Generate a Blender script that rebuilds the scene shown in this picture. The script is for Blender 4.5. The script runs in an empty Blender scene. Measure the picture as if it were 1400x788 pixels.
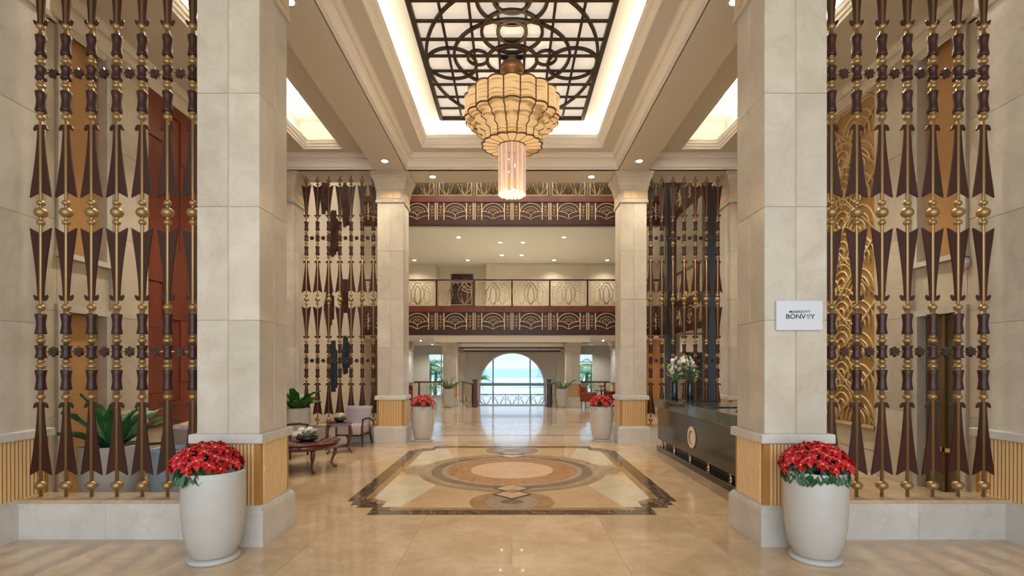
import bpy, bmesh, math, random
from math import pi, sin, cos, radians as R
from mathutils import Vector, Matrix
random.seed(7)
scene = bpy.context.scene
COL = scene.collection

# ------------------------------------------------------------------ camera
cam_d = bpy.data.cameras.new('camera'); cam = bpy.data.objects.new('camera', cam_d); COL.objects.link(cam)
cam.location = (0, 0, 1.7); cam.rotation_euler = (R(90), 0, 0)
cam_d.sensor_width = 36; cam_d.lens = 18.0; cam_d.shift_y = 0.0779
cam_d.clip_start = 0.05; cam_d.clip_end = 5000
scene.camera = cam

# ------------------------------------------------------------------ world
world = bpy.data.worlds.new('sky'); scene.world = world; world.use_nodes = True
nt = world.node_tree; nt.nodes.clear()
def N(nt, t, **kw):
    n = nt.nodes.new(t)
    for k, v in kw.items():
        if k in n.inputs: n.inputs[k].default_value = v
        else: setattr(n, k, v)
    return n
wo = N(nt, 'ShaderNodeOutputWorld'); bg = N(nt, 'ShaderNodeBackground'); bg.inputs['Strength'].default_value = .92
tc = N(nt, 'ShaderNodeTexCoord'); sx = N(nt, 'ShaderNodeSeparateXYZ'); rp = N(nt, 'ShaderNodeValToRGB')
mp = N(nt, 'ShaderNodeMapRange'); mp.inputs['From Min'].default_value = -0.3; mp.inputs['From Max'].default_value = 0.6
nt.links.new(tc.outputs['Generated'], sx.inputs[0]); nt.links.new(sx.outputs['Z'], mp.inputs['Value'])
nt.links.new(mp.outputs[0], rp.inputs[0]); nt.links.new(rp.outputs[0], bg.inputs[0]); nt.links.new(bg.outputs[0], wo.inputs[0])
cr = rp.color_ramp
cr.elements[0].position = 0.0; cr.elements[0].color = (.55, .55, .52, 1)
cr.elements[1].position = 1.0; cr.elements[1].color = (.38, .58, .92, 1)
for p, c in ((.32, (.78, .80, .80, 1)), (.345, (.70, .84, .93, 1)), (.40, (.50, .73, .97, 1))):
    e = cr.elements.new(p); e.color = c

# ------------------------------------------------------------------ exposure
scene.view_settings.view_transform = 'Standard'; scene.view_settings.look = 'None'
scene.view_settings.gamma = 1.0; scene.view_settings.exposure = 0.55
scene.view_settings.use_curve_mapping = False
scene.cycles.max_bounces = 7; scene.cycles.diffuse_bounces = 4; scene.cycles.glossy_bounces = 4
scene.cycles.transmission_bounces = 5; scene.cycles.transparent_max_bounces = 8
scene.cycles.use_denoising = True; scene.cycles.sample_clamp_indirect = 6
scene.cycles.caustics_reflective = False; scene.cycles.caustics_refractive = False

# ------------------------------------------------------------------ big lights
WARM = (1.0, .80, .56); NEUT = (1.0, .90, .76)
def area(name, loc, sx_, sy_, power, color, rot=(0, 0, 0), spread=pi):
    d = bpy.data.lights.new(name, 'AREA'); d.shape = 'RECTANGLE'; d.size = sx_; d.size_y = sy_
    d.energy = power; d.color = color; d.spread = spread
    o = bpy.data.objects.new(name, d); o.location = loc; o.rotation_euler = rot; COL.objects.link(o); return o
def spot(name, loc, power, color, ang=110, r=.05):
    d = bpy.data.lights.new(name, 'SPOT'); d.energy = power; d.color = color; d.spot_size = R(ang); d.spot_blend = .8
    d.shadow_soft_size = r
    o = bpy.data.objects.new(name, d); o.location = loc; COL.objects.link(o); return o
sun_d = bpy.data.lights.new('sun', 'SUN'); sun_d.energy = 2.0; sun_d.angle = R(1); sun_d.color = (1, .96, .9)
sun = bpy.data.objects.new('sun', sun_d); sun.rotation_euler = (R(32), R(-14), 0); COL.objects.link(sun)
# cove strips of the central tray: lie on the ledge and throw light up (pi about X turns the lamp upward)
area('cove_light', (-2.10, 8.35, 6.72), .12, 5.0, 14, (1, .90, .75), (pi, 0, 0))
area('cove_light', (2.10, 8.35, 6.72), .12, 5.0, 14, (1, .90, .75), (pi, 0, 0))
area('cove_light', (0, 11.16, 6.72), 3.9, .12, 11, (1, .90, .75), (pi, 0, 0))
area('cove_light', (0, 5.84, 6.72), 3.9, .12, 11, (1, .90, .75), (pi, 0, 0))
for s in (-1, 1):   # coves of the aisle trays
    area('cove_light', (s*3.58, 8.5, 6.66), .08, 4.6, 17, (1, .92, .80), (pi, 0, 0))
    area('cove_light', (s*4.60, 8.5, 6.66), .08, 4.6, 17, (1, .92, .80), (pi, 0, 0))
# daylight through the glazed entrance front behind the camera
area('entrance_daylight', (0, -2.6, 3.1), 9.4, 5.8, 260, (.90, .95, 1.0), (R(90), 0, 0))
# warm area lamp added under the unseen atrium ceiling to light its walls
area('atrium_fill', (0, 16.2, 10.3), 8, 5, 420, (1, .90, .76))

# ------------------------------------------------------------------ materials
MATS = {}
def pbsdf(name):
    m = bpy.data.materials.new(name); m.use_nodes = True; MATS[name] = m
    return m, m.node_tree, m.node_tree.nodes['Principled BSDF']
def simple(name, col, rough=.5, metal=0, spec=None, emit=None, es=0, noise=0, nscale=6, stretch=(1, 1, 1), bump=0, coat=0, sheen=0):
    m, nt, b = pbsdf(name)
    b.inputs['Base Color'].default_value = (*col, 1); b.inputs['Roughness'].default_value = rough; b.inputs['Metallic'].default_value = metal
    if coat: b.inputs['Coat Weight'].default_value = coat; b.inputs['Coat Roughness'].default_value = .08
    if sheen: b.inputs['Sheen Weight'].default_value = sheen
    if emit: b.inputs['Emission Color'].default_value = (*emit, 1); b.inputs['Emission Strength'].default_value = es
    if noise or bump:
        t = N(nt, 'ShaderNodeTexCoord'); mp = N(nt, 'ShaderNodeMapping'); mp.inputs['Scale'].default_value = stretch
        oi = N(nt, 'ShaderNodeObjectInfo'); ad = N(nt, 'ShaderNodeVectorMath', operation='ADD')
        sc = N(nt, 'ShaderNodeVectorMath', operation='SCALE'); sc.inputs['Scale'].default_value = 17.0
        cx = N(nt, 'ShaderNodeCombineXYZ')
        for i in range(3): nt.links.new(oi.outputs['Random'], cx.inputs[i])
        nt.links.new(cx.outputs[0], sc.inputs[0]); nt.links.new(t.outputs['Object'], ad.inputs[0]); nt.links.new(sc.outputs[0], ad.inputs[1])
        nt.links.new(ad.outputs[0], mp.inputs[0])
        nz = N(nt, 'ShaderNodeTexNoise'); nz.inputs['Scale'].default_value = nscale; nz.inputs['Detail'].default_value = 6
        nt.links.new(mp.outputs[0], nz.inputs['Vector'])
        if noise:
            rm = N(nt, 'ShaderNodeMapRange'); rm.inputs['From Min'].default_value = .3; rm.inputs['From Max'].default_value = .7
            rm.inputs['To Min'].default_value = 1-noise; rm.inputs['To Max'].default_value = 1+noise
            nt.links.new(nz.outputs['Fac'], rm.inputs['Value'])
            mx = N(nt, 'ShaderNodeVectorMath', operation='SCALE'); mx.inputs[0].default_value = col
            nt.links.new(rm.outputs[0], mx.inputs['Scale']); nt.links.new(mx.outputs[0], b.inputs['Base Color'])
        if bump:
            bp = N(nt, 'ShaderNodeBump'); bp.inputs['Strength'].default_value = bump; bp.inputs['Distance'].default_value = .01
            nt.links.new(nz.outputs['Fac'], bp.inputs['Height']); nt.links.new(bp.outputs[0], b.inputs['Normal'])
    return m
def marble(name, c1, c2, vein, rough=.25, scale=1.6, vstr=.5, jit=.08, coat=0):
    m, nt, b = pbsdf(name); L = nt.links
    g = N(nt, 'ShaderNodeNewGeometry'); oi = N(nt, 'ShaderNodeObjectInfo'); cx = N(nt, 'ShaderNodeCombineXYZ')
    mul = N(nt, 'ShaderNodeMath', operation='MULTIPLY'); mul.inputs[1].default_value = 40
    L.new(oi.outputs['Random'], mul.inputs[0]); L.new(mul.outputs[0], cx.inputs[0]); L.new(mul.outputs[0], cx.inputs[2])
    ad = N(nt, 'ShaderNodeVectorMath', operation='ADD'); L.new(g.outputs['Position'], ad.inputs[0]); L.new(cx.outputs[0], ad.inputs[1])
    n1 = N(nt, 'ShaderNodeTexNoise'); n1.inputs['Scale'].default_value = scale; n1.inputs['Detail'].default_value = 8; n1.inputs['Roughness'].default_value = .62; n1.inputs['Distortion'].default_value = .6
    L.new(ad.outputs[0], n1.inputs['Vector'])
    r1 = N(nt, 'ShaderNodeValToRGB'); L.new(n1.outputs['Fac'], r1.inputs[0])
    r1.color_ramp.elements[0].position = .32; r1.color_ramp.elements[0].color = (*c1, 1)
    r1.color_ramp.elements[1].position = .68; r1.color_ramp.elements[1].color = (*c2, 1)
    n2 = N(nt, 'ShaderNodeTexNoise'); n2.inputs['Scale'].default_value = scale*1.3; n2.inputs['Detail'].default_value = 9; n2.inputs['Distortion'].default_value = .8
    L.new(ad.outputs[0], n2.inputs['Vector'])
    r2 = N(nt, 'ShaderNodeValToRGB'); L.new(n2.outputs['Fac'], r2.inputs[0])
    e = r2.color_ramp.elements; e[0].position = .48; e[0].color = (0, 0, 0, 1); e[1].position = .5; e[1].color = (vstr,)*3+(1,)
    x = e.new(.525); x.color = (0, 0, 0, 1)
    mx = N(nt, 'ShaderNodeMixRGB'); L.new(r2.outputs[0], mx.inputs[0]); L.new(r1.outputs[0], mx.inputs[1]); mx.inputs[2].default_value = (*vein, 1)
    hs = N(nt, 'ShaderNodeHueSaturation'); rm = N(nt, 'ShaderNodeMapRange'); rm.inputs['To Min'].default_value = 1-jit; rm.inputs['To Max'].default_value = 1+jit
    L.new(oi.outputs['Random'], rm.inputs['Value']); L.new(rm.outputs[0], hs.inputs['Value']); L.new(mx.outputs[0], hs.inputs['Color'])
    L.new(hs.outputs[0], b.inputs['Base Color']); b.inputs['Roughness'].default_value = rough
    if coat: b.inputs['Coat Weight'].default_value = coat; b.inputs['Coat Roughness'].default_value = .02
    return m
cream = marble('cream_marble', (.50, .44, .345), (.64, .58, .475), (.36, .27, .17), .3, 1.7, .16)
white_marble = marble('pale_marble', (.56, .525, .46), (.68, .65, .575), (.38, .34, .28), .3, 2.2, .2)
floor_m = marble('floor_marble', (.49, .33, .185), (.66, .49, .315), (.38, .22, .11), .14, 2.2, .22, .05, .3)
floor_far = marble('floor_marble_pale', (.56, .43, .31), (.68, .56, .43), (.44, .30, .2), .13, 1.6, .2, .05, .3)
m_dark = marble('emperador_marble', (.045, .026, .016), (.12, .075, .045), (.45, .33, .2), .12, 5, .8, .03, .3)
m_brown = marble('brown_marble', (.13, .08, .045), (.26, .16, .09), (.4, .3, .2), .14, 5, .4, .03, .3)
m_tan = marble('tan_marble', (.33, .20, .09), (.42, .27, .13), (.25, .14, .06), .12, 3, .4, .03, .3)
m_orange = marble('rust_marble', (.36, .15, .055), (.46, .22, .09), (.28, .11, .04), .12, 3, .5, .03, .3)
m_grey = marble('taupe_marble', (.34, .26, .17), (.43, .35, .25), (.2, .16, .12), .12, 3, .4, .03, .3)
m_pale = marble('honey_marble', (.56, .37, .20), (.68, .49, .29), (.5, .36, .2), .1, 2, .4, .03, .35)
m_ivory = marble('ivory_marble', (.64, .54, .36), (.74, .66, .48), (.5, .4, .25), .12, 2, .2, .03, .3)
m_peach = marble('peach_marble', (.60, .38, .24), (.68, .47, .32), (.5, .26, .14), .1, 3, .5, .03, .35)
green_marble = marble('green_marble', (.014, .030, .024), (.045, .08, .066), (.16, .24, .20), .08, 3, .4, .03, .2)
brass = simple('brass', (.40, .265, .115), .42, .75)
gold = simple('gold_leaf', (.68, .50, .26), .5, .15, noise=.12, nscale=4)
gold_pale = simple('pale_gold', (.74, .54, .30), .45, .35)
gold_flat = simple('gold_reeding', (.95, .68, .34), .36, .2)
gold_back = simple('gold_backing', (.46, .23, .06), .45, .1)  # groove shade between the reeds put into a darker backing colour
panel_w = simple('red_panel_wood', (.19, .042, .020), .36, 0, noise=.25, nscale=3, stretch=(1, 1, .15), coat=.1)
wood = simple('mahogany', (.040, .008, .005), .42, 0, noise=.35, nscale=4, stretch=(1, 1, .2), coat=.05)
wood_red = simple('red_wood', (.13, .026, .012), .38, 0, noise=.25, nscale=3, stretch=(1, 1, .15), coat=.1)
table_w = simple('table_wood', (.10, .020, .012), .16, 0, noise=.3, nscale=4, coat=.4)
wood_dark = simple('dark_wood', (.035, .010, .008), .25, 0, noise=.3, nscale=5, coat=.4)
orange_wood = simple('honey_wood', (.40, .17, .05), .4, 0, noise=.2, nscale=3, stretch=(1, 1, .2))
plaster = simple('plaster', (.62, .54, .43), .7)
ceil_w = simple('ceiling_paint', (.64, .60, .52), .7)
crown_p = simple('crown_lightened', (.82, .78, .70), .6)  # ceiling tone lightened, putting the moulding highlights into the colour
ceil_l = simple('tray_paint', (.90, .88, .82), .8)
wall_b = simple('beige_wall', (.64, .56, .44), .7)
wall_g = simple('grey_beige_wall', (.60, .56, .48), .7)
bronze = simple('bronze_lattice', (.045, .030, .018), .45, .5)
bronze_l = simple('bronze_fitting', (.30, .17, .075), .35, .8)
grout = simple('grout', (.30, .20, .12), .6)
core = simple('column_core', (.70, .62, .48), .7)
blind = simple('tan_blind', (.46, .26, .10), .55, noise=.04, nscale=2)
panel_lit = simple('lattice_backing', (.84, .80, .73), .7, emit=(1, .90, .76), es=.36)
lamp_e = simple('lamp_lens', (1, 1, 1), .5, emit=(1, .93, .80), es=9)
pot_w = simple('white_ceramic', (.52, .50, .45), .42, noise=.03, nscale=9)
pot_b = simple('blue_glaze', (.30, .40, .50), .25, noise=.15, nscale=5)
soil = simple('soil', (.05, .03, .02), .9, noise=.4, nscale=40)
red = simple('poinsettia_bract', (.55, .010, .018), .45, noise=.35, nscale=12)
yel = simple('flower_eye', (.65, .50, .10), .6)
leafg = simple('dark_leaf', (.025, .085, .022), .4, noise=.35, nscale=10)
fern = simple('fern_leaf', (.05, .17, .03), .42, noise=.4, nscale=6)
fern_d = simple('broad_leaf', (.035, .15, .045), .35, noise=.35, nscale=6)
agave = simple('agave_leaf', (.16, .26, .12), .45, noise=.3, nscale=6)
palm_l = simple('palm_leaf', (.16, .34, .05), .5, noise=.3, nscale=3)
palm_t = simple('palm_bark', (.20, .15, .10), .8, noise=.3, nscale=6)
lilac = simple('lilac_fabric', (.42, .36, .42), .85, noise=.08, nscale=30, sheen=.3)
lilac_d = simple('lilac_seat_fabric', (.50, .43, .40), .85, noise=.06, nscale=30)
beige_f = simple('beige_fabric', (.56, .40, .23), .8, noise=.06, nscale=20)
leather = simple('red_leather', (.26, .04, .02), .35, noise=.2, nscale=8)
black = simple('black_lacquer', (.012, .012, .013), .18, coat=.5)
blackm = simple('black_column_paint', (.03, .03, .032), .35)
navy = simple('navy_glass', (.008, .016, .04), .08, coat=.6)
ivory = simple('ivory_disc', (.78, .70, .50), .4)
white_p = simple('white_petal', (.85, .80, .70), .5)
sign_w = simple('sign_white', (.66, .68, .73), .3)
ink = simple('sign_ink', (.015, .015, .02), .5)
art_d = simple('art_dark', (.05, .018, .014), .4, noise=.4, nscale=10)
art_b = simple('art_blue', (.018, .035, .065), .3, noise=.7, nscale=8)
sand = simple('sand', (.80, .76, .68), .9, noise=.08, nscale=.2)
terrace_m = simple('terrace_stone', (.62, .58, .52), .6)
foam = simple('surf_foam', (.9, .93, .93), .7)
pool_m = simple('pool_water', (.10, .55, .62), .1)
alu = simple('grey_frame', (.22, .26, .27), .4, .4)
steel = simple('bright_chrome', (.7, .7, .7), .2, 1)
# sea: turquoise, whiter bands of surf
m, nt_, b_ = pbsdf('sea_water'); g_ = N(nt_, 'ShaderNodeNewGeometry'); s_ = N(nt_, 'ShaderNodeMapping'); s_.inputs['Scale'].default_value = (.004, .02, 1)
nz_ = N(nt_, 'ShaderNodeTexNoise'); nz_.inputs['Scale'].default_value = 1; nz_.inputs['Detail'].default_value = 5
r_ = N(nt_, 'ShaderNodeValToRGB'); r_.color_ramp.elements[0].position = .5; r_.color_ramp.elements[0].color = (.34, .60, .62, 1)
r_.color_ramp.elements[1].position = .66; r_.color_ramp.elements[1].color = (.8, .88, .88, 1)
nt_.links.new(g_.outputs['Position'], s_.inputs[0]); nt_.links.new(s_.outputs[0], nz_.inputs['Vector']); nt_.links.new(nz_.outputs['Fac'], r_.inputs[0])
nt_.links.new(r_.outputs[0], b_.inputs['Base Color']); b_.inputs['Roughness'].default_value = .55
sea_m = m
# thin window glass
m, nt_, b_ = pbsdf('window_glass'); nt_.nodes.remove(b_)
o_ = nt_.nodes['Material Output']; t_ = N(nt_, 'ShaderNodeBsdfTransparent'); gl_ = N(nt_, 'ShaderNodeBsdfGlossy'); gl_.inputs['Roughness'].default_value = .02
mx_ = N(nt_, 'ShaderNodeMixShader'); fr_ = N(nt_, 'ShaderNodeFresnel'); nt_.links.new(fr_.outputs[0], mx_.inputs[0]); nt_.links.new(t_.outputs[0], mx_.inputs[1]); nt_.links.new(gl_.outputs[0], mx_.inputs[2]); nt_.links.new(mx_.outputs[0], o_.inputs[0])
t_.inputs[0].default_value = (.93, .96, .96, 1); glass_m = m
# chandelier: lit amber shell panels with thin horizontal joints, and lit glass rods
m, nt_, b_ = pbsdf('amber_shade'); t_ = N(nt_, 'ShaderNodeTexCoord'); w_ = N(nt_, 'ShaderNodeMapping'); w_.inputs['Scale'].default_value = (1.6, 1.6, 30)
nz_ = N(nt_, 'ShaderNodeTexNoise'); nz_.inputs['Scale'].default_value = 1; nz_.inputs['Detail'].default_value = 3
r_ = N(nt_, 'ShaderNodeValToRGB'); r_.color_ramp.elements[0].position = .42; r_.color_ramp.elements[0].color = (.42, .19, .05, 1); r_.color_ramp.elements[1].position = .47; r_.color_ramp.elements[1].color = (1, .60, .25, 1)
nt_.links.new(t_.outputs['Object'], w_.inputs[0]); nt_.links.new(w_.outputs[0], nz_.inputs['Vector']); nt_.links.new(nz_.outputs['Fac'], r_.inputs[0])
nt_.links.new(r_.outputs[0], b_.inputs['Emission Color']); b_.inputs['Emission Strength'].default_value = .44
b_.inputs['Base Color'].default_value = (.30, .20, .10, 1); b_.inputs['Roughness'].default_value = .4
amber = m
rod_m = simple('lit_glass_rod', (.55, .40, .30), .10, emit=(1, .56, .40), es=.18)
rod_p = simple('pale_glass_rod', (.65, .52, .42), .08, emit=(1, .72, .55), es=.32)
rib_m = simple('dark_bronze', (.13, .075, .035), .4, .7)
bulb_m = simple('bulb', (1, 1, 1), .5, emit=(1, .85, .62), es=2.6)

# ------------------------------------------------------------------ mesh helpers
class MB:
    def __init__(s): s.v = []; s.f = []; s.sm = []
    def add(s, vs, fs, smooth=False):
        o = len(s.v); s.v += [tuple(v) for v in vs]; s.f += [tuple(i+o for i in f) for f in fs]; s.sm += [smooth]*len(fs); return s
    def box(s, x0, x1, y0, y1, z0, z1):
        return s.add([(x0, y0, z0), (x1, y0, z0), (x1, y1, z0), (x0, y1, z0), (x0, y0, z1), (x1, y0, z1), (x1, y1, z1), (x0, y1, z1)],
                     [(0, 3, 2, 1), (4, 5, 6, 7), (0, 1, 5, 4), (1, 2, 6, 5), (2, 3, 7, 6), (3, 0, 4, 7)])
    def cbox(s, x0, x1, y0, y1, z0, z1, c=.004):   # box with chamfered vertical and top edges
        bm = bmesh.new(); m = MB().box(x0, x1, y0, y1, z0, z1)
        vs = [bm.verts.new(v) for v in m.v]
        for f in m.f: bm.faces.new([vs[i] for i in f])
        bmesh.ops.bevel(bm, geom=list(bm.edges), offset=c, segments=1, affect='EDGES')
        bm.verts.ensure_lookup_table(); bm.verts.index_update()
        s.add([v.co[:] for v in bm.verts], [[v.index for v in f.verts] for f in bm.faces]); bm.free(); return s
    def lathe(s, prof, c=(0, 0, 0), n=16, smooth=True, cap=True, rot=0):
        vs = []; fs = []
        for r, z in prof:
            for k in range(n):
                a = rot+2*pi*k/n; vs.append((c[0]+r*cos(a), c[1]+r*sin(a), c[2]+z))
        for i in range(len(prof)-1):
            for k in range(n):
                k2 = (k+1) % n; fs.append((i*n+k, i*n+k2, (i+1)*n+k2, (i+1)*n+k))
        s.add(vs, fs, smooth)
        if cap:
            o = len(s.v)-len(vs)
            s.f.append(tuple(o+k for k in reversed(range(n)))); s.sm.append(False)
            s.f.append(tuple(o+(len(prof)-1)*n+k for k in range(n))); s.sm.append(False)
        return s
    def tube(s, pts, r, n=6, smooth=True, radii=None, closed=False):
        P = [Vector(p) for p in pts]; vs = []; fs = []; m = len(P)
        up = None
        for i, p in enumerate(P):
            if closed: t = P[(i+1) % m]-P[i-1]
            else: t = P[min(i+1, m-1)]-P[max(i-1, 0)]
            t.normalize()
            if up is None:
                up = Vector((0, 0, 1)) if abs(t.z) < .9 else Vector((1, 0, 0))
            a = t.cross(up)
            if a.length < 1e-5: a = t.orthogonal()
            a.normalize(); b = a.cross(t).normalized(); up = b
            rr = radii[i] if radii else r
            for k in range(n):
                q = p+(a*cos(2*pi*(k+.5)/n)+b*sin(2*pi*(k+.5)/n))*rr; vs.append(q[:])
        for i in range(m if closed else m-1):
            j = (i+1) % m
            for k in range(n):
                k2 = (k+1) % n; fs.append((i*n+k, i*n+k2, j*n+k2, j*n+k))
        if not closed: fs.append(tuple(reversed(range(n)))); fs.append(tuple((m-1)*n+k for k in range(n)))
        return s.add(vs, fs, smooth)
    def prism(s, poly, a, b, ax='z'):
        def P(u, v, w): return {'z': (u, v, w), 'y': (u, w, v), 'x': (w, u, v)}[ax]
        n = len(poly); vs = [P(u, v, a) for u, v in poly]+[P(u, v, b) for u, v in poly]
        fs = [tuple(reversed(range(n))), tuple(range(n, 2*n))]+[(i, (i+1) % n, n+(i+1) % n, n+i) for i in range(n)]
        return s.add(vs, fs)
    def ringprof(s, x0, x1, y0, y1, prof):   # mitred moulding round a rectangle; prof = (inset, z)
        vs = []
        for o, z in prof: vs += [(x0+o, y0+o, z), (x1-o, y0+o, z), (x1-o, y1-o, z), (x0+o, y1-o, z)]
        fs = [(i*4+k, i*4+(k+1) % 4, (i+1)*4+(k+1) % 4, (i+1)*4+k) for i in range(len(prof)-1) for k in range(4)]
        return s.add(vs, fs)
    def mesh(s, name, mat):
        me = bpy.data.meshes.new(name); me.from_pydata(s.v, [], s.f)
        bm = bmesh.new(); bm.from_mesh(me); bmesh.ops.recalc_face_normals(bm, faces=bm.faces); bm.to_mesh(me); bm.free()
        me.polygons.foreach_set('use_smooth', s.sm)
        for mm in (mat if isinstance(mat, (list, tuple)) else [mat]): me.materials.append(mm)
        return me
    def build(s, name, mat, parent=None, loc=(0, 0, 0), rot=(0, 0, 0), scale=(1, 1, 1)):
        return put(name, s.mesh(name, mat), parent, loc, rot, scale)
def put(name, me, parent=None, loc=(0, 0, 0), rot=(0, 0, 0), scale=(1, 1, 1)):
    o = bpy.data.objects.new(name, me); COL.objects.link(o); o.parent = parent
    o.location = loc; o.rotation_euler = rot; o.scale = scale; return o
def thing(name, label, cat, loc=(0, 0, 0), rz=0, group=None, kind=None):
    o = bpy.data.objects.new(name, None); COL.objects.link(o); o.location = loc; o.rotation_euler = (0, 0, rz)
    o.empty_display_size = .1
    return tag(o, label, cat, group, kind)
def tag(o, label=None, cat=None, group=None, kind=None):
    if label: o['label'] = label
    if cat: o['category'] = cat
    if group: o['group'] = group
    if kind: o['kind'] = kind
    return o
def struct(name, mb, mat, label=None, cat=None):
    o = mb.build(name, mat); o['kind'] = 'structure'
    return tag(o, label, cat)
def stuff(o): o['kind'] = 'stuff'; return o
def copy_tree(o, parent=None):
    c = o.copy(); COL.objects.link(c); c.parent = parent
    for ch in list(o.children): copy_tree(ch, c)
    return c

# ------------------------------------------------------------------ floor with tiles and inlay
def rect(x0, x1, y0, y1): return [(x0, y0), (x1, y0), (x1, y1), (x0, y1)]
fl = struct('floor', MB().box(-9, 9, -4, 22.2, -.3, -.006).box(-9, -1.7, 22.2, 26.5, -.3, -.006).box(1.7, 9, 22.2, 26.5, -.3, -.006), grout,
            'polished beige marble lobby floor with an inlaid medallion', 'floor')
def tile_mesh(w, d, mat): return MB().box(-w/2+.0012, w/2-.0012, -d/2+.0012, d/2-.0012, -.006, 0).mesh('floor_tile', mat)
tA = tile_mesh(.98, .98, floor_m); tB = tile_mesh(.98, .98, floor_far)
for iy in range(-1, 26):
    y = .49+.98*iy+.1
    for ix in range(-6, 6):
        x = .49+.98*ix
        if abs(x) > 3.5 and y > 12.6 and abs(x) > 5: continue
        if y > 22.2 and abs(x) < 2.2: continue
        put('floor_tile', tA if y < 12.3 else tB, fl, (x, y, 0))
MY = 8.5
def mirror_outline(a, b, steps):   # a half width, b half depth, steps = corner vertices (first quadrant, from the side to the front)
    q = [(a, -steps[0][1])]
    pts = steps
    out = [(x, y) for x, y in pts]; out += [(-x, y) for x, y in reversed(pts)]
    out += [(-x, -y) for x, y in pts]; out += [(x, -y) for x, y in reversed(pts)]
    return [(x, MY+y) for x, y in out]
def inset_steps(o):
    return [(2.10-o, 2.00-o*.7), (2.00-o, 2.00-o*.7), (2.00-o, 2.18-o*.8), (1.90-o, 2.18-o*.8), (1.90-o, 2.29-o*.9), (1.68-o, 2.29-o*.9), (1.68-o, 2.59-o), (0.0, 2.59-o)]
def inlay(name, polys, z, mat):
    mb = MB()
    for p in polys: mb.prism(p, z-.0006, z)
    return mb.build(name, mat, fl)
def outline(o):
    st = inset_steps(o)[:-1]
    return [(x, MY+y) for x, y in st]+[(-x, MY+y) for x, y in reversed(st)]+[(-x, MY-y) for x, y in st]+[(x, MY-y) for x, y in reversed(st)]
def disc(cx, cy, r, n=72, a0=0, a1=2*pi):
    return [(cx+r*cos(a0+(a1-a0)*k/n), cy+r*sin(a0+(a1-a0)*k/n)) for k in range(n)]
inlay('inlay_border', [outline(0)], .0010, m_dark)
inlay('inlay_band', [outline(.20)], .0016, m_tan)
inlay('inlay_field', [outline(.30)], .0022, m_pale)
for s in (-1, 1):
    n = 48; cy = MY+s*2.02
    def clipd(r): return [(r*cos(2*pi*k/n), cy+max(-9, min(9, r*sin(2*pi*k/n)))) if abs(r*sin(2*pi*k/n)) < .35 or s*sin(2*pi*k/n) < 0 else (r*cos(2*pi*k/n), cy+s*.35) for k in range(n)]
    inlay('inlay_end_disc', [clipd(.54)], .0028, m_tan)
    inlay('inlay_end_ring', [clipd(.34)], .0034, m_grey)
    inlay('inlay_end_eye', [[(x, cy+(y-cy)*.8) for x, y in disc(0, cy, .15)]], .0040, m_brown)
    inlay('inlay_side_disc', [disc(s*1.44, MY, .36)], .0028, m_tan)
    inlay('inlay_side_ring', [disc(s*1.46, MY, .30)], .0034, m_grey)
    inlay('inlay_side_eye', [disc(s*1.52, MY, .135)], .0040, m_orange)
for a_ in (1, -1):
    for b_2 in (1, -1):
        pp = [(1.79, .42), (1.30, .60), (1.10, 1.15), (1.36, 2.26), (1.59, 2.26), (1.59, 2.0), (1.79, 1.85)]
        inlay('inlay_corner_field', [[(a_*x, MY+b_2*y) for x, y in pp]], .0025, m_ivory)
for r, z, m, nm in ((1.53, .0046, m_tan, 'inlay_outer_ring'), (1.43, .0052, m_grey, 'inlay_grey_ring'), (1.32, .0058, m_brown, 'inlay_dark_ring'), (1.16, .0064, m_grey, 'inlay_taupe_ring'), (1.07, .0070, m_orange, 'inlay_rust_ring'), (.68, .0076, m_peach, 'inlay_centre')):
    inlay(nm, [disc(0, MY, r, 96)], z, m)
def diamond(cx, cy, a, b): return [(cx+a, cy), (cx, cy+b), (cx-a, cy), (cx, cy-b)]
for s in (-1, 1):
    for dy, z in ((1.32, .0084), (1.65, .0084)):
        inlay('inlay_diamond_edge', [diamond(0, MY+s*dy, .27, .27)], z+.0006*(dy > 1.5), m_dark)
    for dy in (1.32, 1.65):
        inlay('inlay_diamond', [diamond(0, MY+s*dy, .22, .22)], .0096, m_peach)
    inlay('inlay_small_diamond_edge', [diamond(0, MY+s*1.485, .105, .10)], .0102, m_dark)
    inlay('inlay_small_diamond', [diamond(0, MY+s*1.485, .07, .065)], .0108, m_grey)
for y in (12.85, 15.9, 18.5):
    inlay('inlay_stripe', [rect(-2.3, 2.3, y-.05, y+.05)], .0010, m_dark)

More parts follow.
